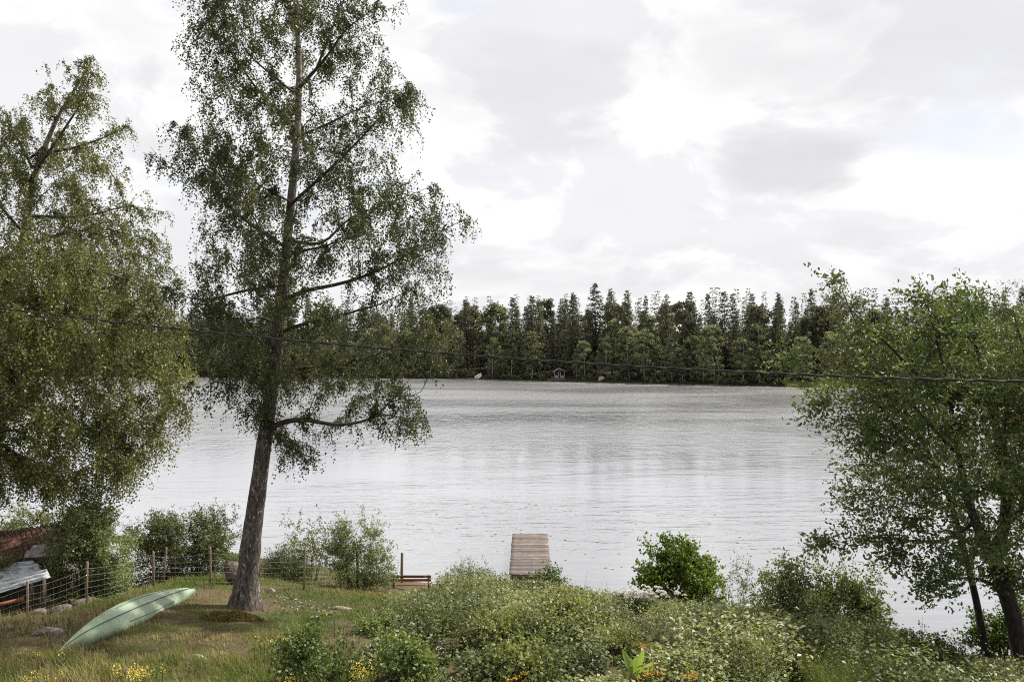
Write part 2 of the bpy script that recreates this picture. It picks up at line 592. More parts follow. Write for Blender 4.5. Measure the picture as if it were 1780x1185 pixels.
M_dock = noise_mat('dock_wood', (0.27, 0.205, 0.175), (0.13, 0.095, 0.08), 6, 0.85, 0.4, 0.01, (.35, 5, 5), 0.35, 0.75, c2=(0.33, 0.27, 0.235), s2=1.6)
M_dock_dark = noise_mat('wet_wood', (0.055, 0.042, 0.035), (0.10, 0.075, 0.06), 6, 0.8, 0.4, 0.01)
M_bench = noise_mat('bench_wood', (0.20, 0.085, 0.045), (0.10, 0.045, 0.028), 6, 0.6, 0.3, 0.005, (.4, 4, 4))
M_iron = noise_mat('dark_iron', (0.03, 0.026, 0.024), (0.06, 0.04, 0.03), 10, 0.7, 0.2, 0.004)
M_rock = noise_mat('granite', (0.17, 0.135, 0.115), (0.065, 0.052, 0.045), 7, 0.95, 1.0, 0.08, c2=(0.060, 0.055, 0.020), s2=2.6)
M_pale_rock = noise_mat('pale_stone', (0.40, 0.35, 0.32), (0.15, 0.12, 0.10), 9, 0.95, 1.0, 0.05, c2=(0.11, 0.095, 0.06), s2=4.0)
M_cable = noise_mat('cable_rubber', (0.018, 0.017, 0.016), (0.035, 0.033, 0.03), 8, 0.6, 0.2, 0.002, spec=0.25)
M_white_paint = noise_mat('white_paint', (0.74, 0.72, 0.70), (0.60, 0.58, 0.55), 4, 0.6, 0.1, 0.005)
M_grey_roof = noise_mat('grey_felt', (0.16, 0.15, 0.14), (0.24, 0.23, 0.22), 4, 0.85, 0.2, 0.01)
M_moss = noise_mat('moss', (0.10, 0.085, 0.02), (0.19, 0.15, 0.045), 12, 1.0, 1.0, 0.04)
M_yellow = leaf_mat('yellow_petal', [(0, (0.55, 0.42, 0.05)), (1, (0.72, 0.62, 0.16))], 0.3, 0.6, 0.2, tcol=(1.1, 1.0, .5), sat=1)
M_orange = leaf_mat('orange_petal', [(0, (0.62, 0.28, 0.03)), (1, (0.75, 0.42, 0.06))], 0.3, 0.6, 0.2, tcol=(1.1, 1.0, .5), sat=1)
M_white_petal = leaf_mat('white_petal', [(0, (0.55, 0.52, 0.48)), (1, (0.78, 0.76, 0.72))], 0.3, 0.6, 0.2, tcol=(1, 1, 1))
M_pad = noise_mat('lily_pad_leaf', (0.30, 0.29, 0.22), (0.17, 0.18, 0.11), 3, 0.45, 0.1, 0.003, local=False, spec=0.3)

# ------------------------------------------------------------------ ground and water
def axis_lines(parts):
    return np.concatenate([np.arange(a, b, s) for a, b, s in parts])


def build_ground():
    xs = axis_lines([(-900, -160, 40), (-160, -40, 6), (-40, -22, 1.2), (-22, 20, 0.42), (20, 40, 1.2), (40, 160, 6), (160, 901, 40)])
    ys = axis_lines([(-60, 8, 4), (8, 42, 0.42), (42, 56, 1.0), (56, 110, 6), (110, 300, 4), (300, 1401, 50)])
    X, Y = np.meshgrid(xs, ys)
    Z = terrain(X, Y)
    V = np.stack([X, Y, Z], -1).reshape(-1, 3)
    nx, ny = len(xs), len(ys)
    i = (np.arange(ny - 1)[:, None] * nx + np.arange(nx - 1)[None])
    F = np.stack([i, i + 1, i + nx + 1, i + nx], -1).reshape(-1, 4)
    o = mesh_obj('ground', V, F, MG, smooth=True)
    tag(o, 'sloping garden ground running down to the lake', kind='structure')
    V = np.array([[-900, 4, 0], [900, 4, 0], [900, 290, 0], [-900, 290, 0]], float)
    o = mesh_obj('lake', V, np.array([[0, 1, 2, 3]]), MW)
    tag(o, 'rippled grey lake water', kind='structure')


build_ground()

# ------------------------------------------------------------------ trees
def grow(init, attract, r, bias=0.35, seg=0.35, lift=0.10, jit=0.06, up_pen=0.0):
    """init: list of (pts, parent_index_or_-1, radii, can_branch); returns pos, par, rad_spec, leafable"""
    N = sum(len(p[0]) for p in init) + len(attract) * 14
    pos, par = np.zeros((N, 3)), np.full(N, -1)
    spec, plen, ok = np.zeros(N), np.zeros(N), np.zeros(N, bool)
    n, tips = 0, []
    for pts, pi, rad, mask in init:
        pts = np.asarray(pts, float)
        for k in range(len(pts)):
            pos[n] = pts[k]
            if k == 0:
                if pi is None:
                    par[n] = -1
                else:
                    par[n] = int(np.argmin(np.linalg.norm(pos[:n] - pts[0], axis=1)))
            else:
                par[n] = n - 1
            spec[n] = rad[k] if np.ndim(rad) else rad
            if par[n] >= 0:
                plen[n] = plen[par[n]] + np.linalg.norm(pos[n] - pos[par[n]])
            ok[n] = mask[k] if np.ndim(mask) else mask
            n += 1
    n0 = n
    A = np.asarray(attract)
    dmin = np.min(np.linalg.norm(A[:, None] - pos[None, :n0][:, ok[:n0]], axis=2), axis=1)
    for a in A[np.argsort(dmin)]:
        dv = pos[:n] - a
        d = np.linalg.norm(dv, axis=1)
        cost = d + bias * plen[:n] + np.where(ok[:n], 0, 1e6) + up_pen * np.maximum(dv[:, 2], 0)
        i = int(np.argmin(cost))
        L = d[i]
        k = int(min(12, max(1, math.ceil(L / seg))))
        t = np.arange(1, k + 1) / k
        line = pos[i] + (a - pos[i]) * t[:, None]
        bow = np.sin(np.pi * t) * L
        line[:, 2] += bow * lift
        line[:-1] += r.normal(0, jit * min(L, 1.2), (k - 1, 3)) if k > 1 else 0
        for q in range(k):
            pos[n] = line[q]
            par[n] = i if q == 0 else n - 1
            plen[n] = plen[par[n]] + L / k
            ok[n] = True
            n += 1
        tips.append(n - 1)
    return pos[:n], par[:n], spec[:n], n0, np.array(tips)


def wood(pos, par, spec, r_tip=0.006, p=2.3, cap_r=None):
    n = len(pos)
    kids = [[] for _ in range(n)]
    for i in range(n):
        if par[i] >= 0:
            kids[par[i]].append(i)
    w = np.zeros(n)
    for i in range(n - 1, -1, -1):
        if not kids[i]:
            w[i] += r_tip ** p
        if par[i] >= 0:
            w[par[i]] += w[i]
    rad = w ** (1 / p)
    rad = np.where(spec > 0, np.maximum(spec, 0), rad)
    for i in range(n):                       # never thicker than the parent
        if par[i] >= 0:
            rad[i] = min(rad[i], rad[par[i]] * 0.97)
    chains = []
    stack = [i for i in range(n) if par[i] < 0]
    while stack:
        s = stack.pop()
        ch = [par[s], s] if par[s] >= 0 else [s]
        c = s
        while kids[c]:
            ks = sorted(kids[c], key=lambda k: (spec[k] > 0, rad[k]))
            nxt = ks[-1]
            stack.extend(ks[:-1])
            ch.append(nxt)
            c = nxt
        if len(ch) > 1:
            chains.append(ch)
    mb, mb2 = MB(), MB()
    for ch in chains:
        rr = rad[ch].copy()
        if par[ch[1]] == ch[0] and len(ch) > 1:
            rr[0] = min(rr[0], rr[1] * 1.12)
        m = rr.max()
        sides = 14 if m > 0.12 else (7 if m > 0.05 else (4 if m > 0.02 else 3))
        V, F = tube(pos[ch], rr, sides, m > .03, 0.05 if m > 0.12 else 0.0, len(ch))
        (mb if par[ch[0]] < 0 else mb2).add(V, F)
    return mb, mb2, rad


def strands(start, out, L, m, droop, r, wind=(0, 0, 0), jit=0.02, hang=0.5, spread=0.8, fwd=0.3):
    n = len(start)
    t = (np.arange(m)[None] + r.random((n, m))) / m
    L = np.broadcast_to(L, (n,))[:, None, None]
    T = t[..., None]
    dn = np.array([0, 0, -1.0])
    wv = np.asarray(wind, float)
    pos = start[:, None] + out[:, None] * L * (1 - (1 - T) ** 2) * (1 - 0.62 * droop) + dn * droop * L * T ** 1.35 + wv * L * T ** 1.6
    pos = pos + r.normal(0, 1, pos.shape) * jit
    ax = out[:, None] * fwd + dn * (droop * 1.2 * T ** .5) + wv * 0.8
    ax = unit(unit(ax) * hang + r.normal(0, 1, pos.shape) * spread * 0.6)
    return pos.reshape(-1, 3), ax.reshape(-1, 3)


def tree(name, label, cat, base, init, attract, r, leafmat, barkmat, nst=6, m=12, sl=(0.3, 0.9), droop=0.8, leafL=0.05, leafW=0.038,
         wind=(0, 0, 0), back=4, group=None, grow_kw={}, hang=0.5, spread=0.9, wood_kw={}, six=False, tintn=0.9, part=('trunk', 'crown'), updir=0.0, tint0=0.5):
    root = thing(name, label, cat, base, group)
    pos, par, spec, n0, tips = grow(init, attract, r, **grow_kw)
    mb, mb2, rad = wood(pos, par, spec, **wood_kw)
    o_ = mb.build(part[0], barkmat, root, smooth=True)
    if part[0] != 'trunk':
        tag(o_, kind='stuff')
    if mb2.n and part[0] == 'trunk':
        tag(mb2.build('branches', M_limb, root, smooth=True), kind='stuff')
    elif mb2.n:
        tag(mb2.build('twigs', M_limb, root, smooth=True), kind='stuff')
    # leafy twigs hang from the last stretch of every branch
    S, O = [], []
    for k in range(nst):
        idx = tips.copy()
        for _ in range(int(r.integers(0, back + 1))):
            idx = np.where(par[idx] >= n0, par[idx], idx)
        f = r.random((len(idx), 1))
        pr = np.where(par[idx] >= 0, par[idx], idx)
        S.append(pos[idx] * f + pos[pr] * (1 - f))
        d = unit(pos[idx] - pos[pr] + 1e-6)
        o = unit(r.normal(0, 1, d.shape) * np.array([1, 1, 0.6]) + d * 0.9 + np.array([0, 0, updir]))
        O.append(o)
    S, O = np.concatenate(S), np.concatenate(O)
    Ls = r.uniform(sl[0], sl[1], len(S))
    B, A = strands(S, O, Ls, m, droop, r, wind, 0.008 + leafL * 0.30, hang, spread)
    sz = r.uniform(0.65, 1.2, len(B))
    V, F = (leaf_faces6 if six else leaf_faces)(B, A, leafL * sz, leafW * sz, r)
    # branch-wise tint plus leaf-wise tint
    tb = np.repeat(r.random(len(S)), m)
    cl = fbm(B[:, 0] * 0.9 + B[:, 1] * 0.4, B[:, 2] * 0.9 + B[:, 1] * 0.3, 5)
    tint = np.clip(tint0 + (0.3 * (tb - .5) + 0.34 * (r.random(len(B)) - .5) + 1.0 * (cl - .5)) * tintn, 0, 1)
    if six:
        tint = np.repeat(tint, 2)
    mesh_obj(part[1], V, F, leafmat, root, tint=tint)
    return root


def env_points(env, d, n, r, depth=1.0, holes=(), cx=None, shell=0.35, thr=0.0, seed=1):
    """points inside a crown: env rows (py, xl, xr) measured at distance d, elliptical in depth"""
    env = np.array(env, float)
    out = []
    while sum(len(o) for o in out) < n:
        py = r.uniform(env[:, 0].min(), env[:, 0].max(), 4000)
        xl, xr = np.interp(py, env[:, 0], env[:, 1]), np.interp(py, env[:, 0], env[:, 2])
        wmax = (env[:, 2] - env[:, 1]).max()
        keep = r.random(4000) < ((xr - xl) / wmax) ** 1.6
        py, xl, xr = py[keep], xl[keep], xr[keep]
        a = r.uniform(0, 2 * np.pi, len(py))
        q = r.random(len(py)) ** shell
        u = q * np.cos(a)
        v = q * np.sin(a)
        px = (xl + xr) / 2 + u * (xr - xl) / 2
        X = (px - CX) * d / FPX
        Z = CAM_Z - (py - CY) * d / FPX
        Y = d + v * (xr - xl) / 2 * d / FPX * depth
        k = np.ones(len(X), bool)
        for hx, hy, rx, ry in holes:
            k &= ((px - hx) / rx) ** 2 + ((py - hy) / ry) ** 2 > 1
        if thr:
            k &= fbm(X * 0.75 + Y * .45, Z * 0.75 - Y * .35, seed, 2) > thr
        out.append(np.stack([X, Y, Z], 1)[k])
    return np.concatenate(out)[:n]


def poly3(pts, d0, drift=0.0, n=None):
    """limb measured in the picture at distance d0, drifting in depth by drift metres over its length"""
    pts = np.array(pts, float)
    k = n or max(4, len(pts) * 3)
    s = np.concatenate([[0], np.cumsum(np.linalg.norm(np.diff(pts, axis=0), axis=1))])
    t = np.linspace(0, s[-1], k)
    px, py = np.interp(t, s, pts[:, 0]), np.interp(t, s, pts[:, 1])
    if len(pts) > 2:      # soften corners
        for _ in range(2):
            px[1:-1] = (px[:-2] + 2 * px[1:-1] + px[2:]) / 4
            py[1:-1] = (py[:-2] + 2 * py[1:-1] + py[2:]) / 4
    f = t / s[-1]
    return np.stack([(px - CX) * d0 / FPX, d0 + drift * f, CAM_Z - (py - CY) * d0 / FPX], 1)


def along(init, r, j, k=1):
    # twigs also sprout along the outer two thirds of every limb
    return [np.repeat(L_[0][len(L_[0]) // 3:], k, 0) + r.normal(0, j, (k * (len(L_[0]) - len(L_[0]) // 3), 3)) for L_ in init[1:]]


def big_birch():
    r = np.random.default_rng(3)
    base = G(424, 1056)
    d = base[1]
    tp = [(424, 1075), (426, 1040), (432, 980), (441, 900), (455, 790), (468, 700), (480, 600), (489, 500), (496, 420), (506, 320), (514, 220), (517, 120), (512, 20), (508, -90), (514, -200), (516, -320)]
    trunk = poly3(tp, d, 0.3, 60)
    py = np.interp(np.linspace(0, 1, 60), [0, 1], [0, 1])
    zs = CY + (CAM_Z - trunk[:, 2]) * FPX / d
    w = np.interp(zs, [-320, -200, 0, 200, 420, 540, 640, 760, 900, 980, 1035, 1060, 1080], [1, 4, 8, 12.5, 17, 22, 27, 30, 33.5, 38, 50, 68, 92])
    init = [(trunk, None, w * .46 * d / FPX, zs < 690)]
    limbs = [
        ([(472, 742), (504, 729), (540, 727), (569, 734), (605, 735), (642, 728), (667, 713), (696, 684)], -0.8, 9, 3.5),
        ([(640, 729), (667, 720), (700, 728), (729, 727)], 0.3, 3, 1.5),
        ([(484, 655), (515, 637), (558, 640), (595, 633), (642, 617), (703, 593), (750, 580)], 1.4, 7, 2),
        ([(488, 577), (526, 564), (595, 553), (624, 542), (664, 535), (725, 508)], -1.2, 6.5, 2),
        ([(490, 523), (526, 504), (577, 495), (635, 477), (678, 454), (718, 430), (770, 390), (812, 368)], 0.9, 7, 1.8),
        ([(487, 497), (424, 506), (373, 524), (335, 520), (308, 505)], -0.5, 6, 2),
        ([(484, 565), (440, 548), (400, 560), (365, 575)], 1.6, 4.5, 1.8),
        ([(475, 655), (450, 640), (420, 650), (385, 668)], -1.6, 4, 1.6),
        ([(494, 428), (420, 381), (373, 337), (362, 312), (322, 247), (304, 213)], 0.6, 6, 1.8),
        ([(497, 415), (555, 428), (595, 370), (649, 348), (732, 308)], 1.5, 5.5, 1.8),
        ([(501, 360), (600, 280), (653, 232), (693, 190), (735, 178)], -0.9, 5.5, 1.6),
        ([(512, 240), (577, 203), (616, 175), (680, 150)], 1.0, 4.5, 1.5),
        ([(516, 158), (562, 112), (584, 87), (598, 62), (660, 22)], -0.4, 6, 1.6),
        ([(550, 120), (565, 70), (580, 20), (600, -40)], 0.6, 4, 1.4),
        ([(512, 222), (453, 163), (428, 134), (410, 105), (380, 69), (344, 22)], 0.7, 5.5, 1.5),
        ([(515, 165), (470, 130), (439, 105), (424, 72), (410, 20)], -0.8, 4, 1.3),
        ([(494, 450), (540, 440), (600, 440), (660, 410)], -2.6, 5, 1.6),
        ([(486, 545), (450, 520), (410, 470), (370, 440)], 2.4, 4.5, 1.6),
        ([(503, 350), (460, 330), (430, 290)], -2.4, 4, 1.5),
    ]
    for pts, dr, w0, w1 in limbs:
        L = poly3(pts, d, dr)
        # root the limb in the trunk
        init.append((L, 0, np.linspace(w0 * .6, w1 * .2, len(L)) * d / FPX, True))
    env = [(-330, 500, 530), (-250, 450, 580), (-120, 385, 630), (0, 305, 660), (60, 312, 675), (110, 318, 680), (150, 335, 725), (180, 272, 752), (230, 248, 748),
           (280, 258, 742), (330, 330, 770), (370, 345, 815), (410, 335, 795), (480, 312, 785), (560, 340, 800), (640, 352, 785), (690, 368, 765), (725, 400, 740), (760, 480, 640), (780, 490, 540)]
    holes = [(310, 158, 62, 22), (705, 262, 45, 20), (572, 135, 30, 24), (430, 118, 22, 18), (330, 335, 22, 20), (785, 440, 24, 16), (560, 330, 22, 16), (640, 255, 26, 18), (590, 395, 20, 14)]
    at = env_points(env, d, 1900, r, 0.85, holes, thr=0.37, seed=2, shell=0.47)
    at = np.concatenate([at] + [L_[0][-1:] + r.normal(0, .18, (3, 3)) for L_ in init[1:]] + along(init[2:], r, .3))
    low_env = [(560, 345, 808), (620, 350, 800), (680, 370, 772), (720, 400, 748), (750, 470, 700), (775, 490, 560)]
    at = np.concatenate([at, env_points(low_env, d, 90, r, 0.8, [], thr=0.33, seed=4, shell=0.5)])
    hang = np.array([P(r.uniform(488, 560), r.uniform(730, 800), d + r.uniform(-.8, .6)) for _ in range(46)] + [P(r.uniform(640, 742), r.uniform(690, 750), d + r.uniform(-.8, .3)) for _ in range(34)])
    at = np.concatenate([at, hang])
    apx, apy = CX + at[:, 0] / d * FPX, CY + (CAM_Z - at[:, 2]) / d * FPX
    at = at[~((apx > 485) & (apx < 705) & (apy > 690) & (apy < 762) & (r.random(len(at)) < .75))]
    b = base.copy()
    b[2] -= 0.05
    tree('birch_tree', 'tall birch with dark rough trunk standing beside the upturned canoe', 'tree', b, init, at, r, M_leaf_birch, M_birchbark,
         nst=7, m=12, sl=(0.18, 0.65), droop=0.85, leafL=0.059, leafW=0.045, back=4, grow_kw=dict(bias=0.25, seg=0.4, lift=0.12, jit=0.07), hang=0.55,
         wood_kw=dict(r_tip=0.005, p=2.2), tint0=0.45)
    # moss collar with roots
    return base


BIRCH = big_birch()


def left_birches():
    r = np.random.default_rng(8)
    # tall one
    d = 31.0
    bz = float(terrain((-12 - CX) * d / FPX, d))
    trunk = poly3([(-30, 960), (-22, 830), (-2, 700), (14, 600), (34, 410), (52, 300), (70, 250), (95, 190), (128, 140), (150, 100)], d, 0.4, 46)
    zs = CY + (CAM_Z - trunk[:, 2]) * FPX / d
    trunk[0, 2] = bz - 0.2
    w = np.interp(zs, [90, 200, 300, 400, 600, 950], [2, 6, 11, 14, 20, 28])
    init = [(trunk, None, w / 2 * d / FPX, zs < 560)]
    for pts, dr, w0, w1 in [([(48, 320), (85, 270), (118, 225), (165, 160), (160, 115)], -0.4, 6, 1.5), ([(40, 375), (140, 376), (210, 350), (262, 362)], 0.8, 5, 1.5),
                            ([(32, 430), (120, 405), (200, 400), (270, 420)], -0.8, 5, 1.5), ([(55, 290), (20, 230), (-30, 190)], 0.6, 5, 1.5), ([(60, 270), (130, 250), (200, 210)], 1.0, 5, 1.4),
                            ([(36, 400), (-30, 330), (-80, 300)], 0.5, 5, 1.5)]:
        L = poly3(pts, d, dr)
        init.append((L, 0, np.linspace(w0 * .6, w1 * .2, len(L)) * d / FPX, True))
    env = [(88, 150, 165), (110, 75, 178), (150, 70, 190), (180, 25, 200), (210, -40, 220), (260, -70, 225), (300, -90, 220), (335, -100, 180), (355, -100, 250), (380, -110, 270), (430, -120, 295), (480, -120, 320), (540, -130, 325)]
    at = env_points(env, d, 1150, r, 0.8, [(118, 130, 14, 12), (215, 320, 30, 12), (150, 300, 22, 12), (60, 190, 16, 10)], thr=0.36, seed=33, shell=0.48)
    at = np.concatenate([at, trunk[-14:] + r.normal(0, .35, (14, 3)), trunk[-14:] + r.normal(0, .35, (14, 3))] + along(init, r, .3, 2) + [L_[0][-1:] + r.normal(0, .2, (3, 3)) for L_ in init[1:]])
    base = np.array([trunk[0, 0], d, bz])
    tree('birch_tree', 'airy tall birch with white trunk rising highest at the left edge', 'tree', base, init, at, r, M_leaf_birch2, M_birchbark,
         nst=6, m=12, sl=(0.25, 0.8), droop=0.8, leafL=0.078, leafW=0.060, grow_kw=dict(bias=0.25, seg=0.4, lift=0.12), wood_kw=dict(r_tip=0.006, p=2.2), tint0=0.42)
    # dense weeping one in front
    d = 27.0
    trunk = poly3([(-40, 1000), (-45, 870), (-20, 760), (10, 660), (45, 560), (80, 480), (110, 430)], d, 0.4, 40)
    bz = float(terrain(trunk[0, 0], d))
    trunk[0, 2] = bz - 0.2
    zs = CY + (CAM_Z - trunk[:, 2]) * FPX / d
    w = np.interp(zs, [430, 560, 700, 960], [4, 10, 18, 30])
    init = [(trunk, None, w / 2 * d / FPX, zs < 800)]
    for pts, dr, w0, w1 in [([(20, 640), (60, 600), (110, 575), (150, 560), (230, 540)], -0.8, 6, 1.5), ([(40, 580), (150, 600), (240, 640), (290, 700)], 0.8, 5, 1.5), ([(0, 700), (80, 710), (180, 760), (250, 800)], -1.0, 5, 1.5),
                            ([(90, 470), (180, 470), (250, 500), (300, 560)], 0.4, 4.5, 1.5), ([(-20, 760), (60, 790), (140, 830)], -1.2, 4.5, 1.5), ([(60, 530), (-30, 500), (-90, 520)], 0.4, 5, 1.5)]:
        L = poly3(pts, d, dr)
        init.append((L, 0, np.linspace(w0 * .6, w1 * .2, len(L)) * d / FPX, True))
    env = [(398, 20, 120), (420, -60, 190), (455, -120, 250), (500, -170, 290), (560, -190, 318), (620, -200, 330), (680, -200, 336), (720, -200, 330), (760, -190, 310), (800, -180, 285), (835, -160, 240), (860, -150, 200)]
    at = env_points(env, d, 1800, r, 0.8, [(250, 845, 25, 10)], thr=0.33, seed=55, shell=0.42)
    at = np.concatenate([at] + [L_[0][-1:] + r.normal(0, .2, (3, 3)) for L_ in init[1:]])
    base = np.array([trunk[0, 0], d, bz])
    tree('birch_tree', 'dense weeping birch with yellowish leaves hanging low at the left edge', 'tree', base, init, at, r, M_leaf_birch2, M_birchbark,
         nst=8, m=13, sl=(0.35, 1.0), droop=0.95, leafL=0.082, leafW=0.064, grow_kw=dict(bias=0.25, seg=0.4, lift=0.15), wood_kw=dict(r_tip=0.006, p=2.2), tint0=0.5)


left_birches()


def right_trees():
    r = np.random.default_rng(21)
    wind = (-0.35, 0, 0.05)
    # willow with big leaves: leaning dark trunk that forks
    d = 20.0
    trunk = poly3([(1795, 1260), (1778, 1160), (1755, 1060), (1728, 985), (1712, 950), (1690, 910), (1668, 850), (1655, 780), (1640, 700), (1620, 610), (1600, 540)], d, -0.4, 46)
    zs = CY + (CAM_Z - trunk[:, 2]) * FPX / d
    bz = float(terrain(trunk[0, 0], d))
    trunk[0, 2] = min(trunk[0, 2], bz - 0.2)
    w = np.interp(zs, [540, 700, 850, 950, 1060, 1200], [3, 7, 12, 20, 30, 40])
    init = [(trunk, None, w / 2 * d / FPX, zs < 1010)]
    for pts, dr, w0, w1 in [([(1722, 975), (1745, 940), (1760, 880), (1758, 800), (1740, 700), (1725, 600), (1700, 530)], 0.8, 20, 4), ([(1690, 910), (1640, 940), (1570, 935), (1500, 925), (1440, 935)], -0.5, 6, 2),
                            ([(1668, 850), (1600, 800), (1540, 760), (1480, 730), (1425, 700)], -0.6, 6, 1.6), ([(1655, 780), (1580, 690), (1510, 640), (1440, 625), (1395, 625)], 0.6, 6, 1.4), ([(1640, 700), (1560, 600), (1500, 540), (1470, 490)], 0.9, 6, 1.5),
                            ([(1748, 760), (1790, 660), (1830, 560)], -0.5, 8, 2), ([(1745, 1030), (1700, 1000), (1640, 990), (1580, 1000)], -0.9, 5, 1.5), ([(1758, 830), (1720, 760), (1700, 680)], -1.2, 8, 2), ([(1760, 900), (1830, 840), (1900, 780)], 0.3, 10, 3)]:
        L = poly3(pts, d, dr)
        init.append((L, 0, np.linspace(w0 * .6, w1 * .2, len(L)) * d / FPX, True))
    env = [(492, 1590, 1700), (515, 1540, 1760), (540, 1490, 1850), (580, 1460, 1900), (640, 1440, 1960), (700, 1440, 1990), (760, 1450, 2000), (820, 1455, 2000), (880, 1455, 1990), (930, 1450, 1960), (970, 1500, 1930), (1000, 1540, 1900), (1035, 1600, 1880)]
    holes = [(1620, 715, 26, 20), (1590, 980, 24, 14), (1715, 870, 18, 22), (1480, 800, 14, 14), (1660, 1010, 36, 22), (1560, 870, 18, 12)]
    env = [(e0, e1 + 18, e2) for e0, e1, e2 in env]
    at = env_points(env, d, 1050, r, 0.75, holes, thr=0.38, seed=71, shell=0.5)
    at = np.concatenate([at] + [L_[0][-1:] + r.normal(0, .15, (3, 3)) for L_ in init[1:]])
    extra = np.array([P(1392 + r.uniform(-12, 12), 628 + r.uniform(-18, 22), d + 0.5 + r.uniform(-.2, .2)) for _ in range(7)] + [P(1430 + r.uniform(-22, 14), 945 + r.uniform(-10, 10), d - 0.5) for _ in range(6)]
                     + [P(1430 + r.uniform(-10, 30), 690 + r.uniform(-20, 25), d - 0.5) for _ in range(8)])
    at = np.concatenate([at, extra])
    base = np.array([trunk[0, 0], d, bz])
    tree('willow_tree', 'large-leaved willow leaning over the water with a forked dark trunk', 'tree', base, init, at, r, M_leaf_willow, M_bark,
         nst=6, m=9, sl=(0.25, 0.8), droop=0.12, leafL=0.112, leafW=0.053, wind=wind, grow_kw=dict(bias=0.25, seg=0.35, lift=0.05, up_pen=0.3), wood_kw=dict(r_tip=0.006, p=2.2), six=True, tint0=0.45, tintn=1.0)
    # slender stem in front of it, small leaves, wind-combed tips
    d = 21.5
    trunk = poly3([(1722, 1170), (1716, 1140), (1700, 1040), (1682, 960), (1668, 900), (1655, 860), (1620, 780), (1570, 690), (1530, 620), (1500, 560), (1478, 505)], d, 0.5, 40)
    bz = float(terrain(trunk[0, 0], d))
    trunk[0, 2] = min(trunk[0, 2], bz - 0.2)
    zs = CY + (CAM_Z - trunk[:, 2]) * FPX / d
    w = np.interp(zs, [505, 700, 900, 1040, 1170], [2.5, 5, 9, 12, 15])
    init = [(trunk, None, w / 2 * d / FPX, zs < 930)]
    env = [(478, 1450, 1500), (510, 1445, 1530), (560, 1440, 1545), (620, 1440, 1560), (690, 1440, 1580), (760, 1450, 1590), (830, 1460, 1610), (890, 1480, 1620)]
    at = env_points(env, d, 260, r, 1.0, [], thr=0.40, seed=91, shell=0.5)
    tree('birch_tree', 'slender young birch with small leaves in front of the leaning willow', 'tree', np.array([trunk[0, 0], d, bz]), init, at, r, M_leaf_birch2, M_bark,
         nst=6, m=11, sl=(0.25, 0.7), droop=0.2, leafL=0.062, leafW=0.046, wind=(-0.45, 0, 0.0), grow_kw=dict(bias=0.2, seg=0.35, lift=0.1), wood_kw=dict(r_tip=0.005, p=2.2), tint0=0.4)
    # rowan at the frame's edge
    d = 17.5
    trunk = poly3([(1850, 1300), (1840, 1000), (1825, 800), (1805, 640), (1785, 580), (1776, 540)], d, 0.3, 30)
    bz = float(terrain(trunk[0, 0], d))
    trunk[0, 2] = min(trunk[0, 2], bz - 0.2)
    zs = CY + (CAM_Z - trunk[:, 2]) * FPX / d
    w = np.interp(zs, [480, 700, 900, 1300], [1, 7, 13, 22])
    init = [(trunk, None, w / 2 * d / FPX, zs < 900)]
    env = [(462, 1752, 1775), (490, 1748, 1795), (540, 1730, 1860), (590, 1725, 1900), (650, 1720, 1930), (720, 1740, 1950), (800, 1760, 1950), (860, 1780, 1930)]
    at = env_points(env, d, 300, r, 1.0, [], thr=0.36, seed=17, shell=0.5)
    rt = tree('rowan_tree', 'dark rowan at the right edge with one bunch of red berries', 'tree', np.array([trunk[0, 0], d, bz]), init, at, r, M_leaf_willow, M_bark,
              nst=7, m=11, sl=(0.2, 0.5), droop=0.2, leafL=0.062, leafW=0.026, wind=(-0.3, 0, 0), grow_kw=dict(bias=0.2, seg=0.35, lift=0.08), wood_kw=dict(r_tip=0.005, p=2.2), tint0=0.3)
    mb = MB()
    c = P(1768, 727, d - 0.9)
    for k in range(10):
        q = c + r.normal(0, 0.035, 3)
        mb.tube([q - [0, 0, .009], q - [0, 0, .005], q + [0, 0, .005], q + [0, 0, .009]], [0.003, 0.009, 0.009, 0.003], 5)
    red = noise_mat('berry_red', (0.45, 0.03, 0.02), (0.35, 0.05, 0.02), 5, 0.4, 0.1, 0.001)
    tag(mb.build('berries', red, rt, smooth=True), 'bunch of red berries', kind='stuff')


right_trees()


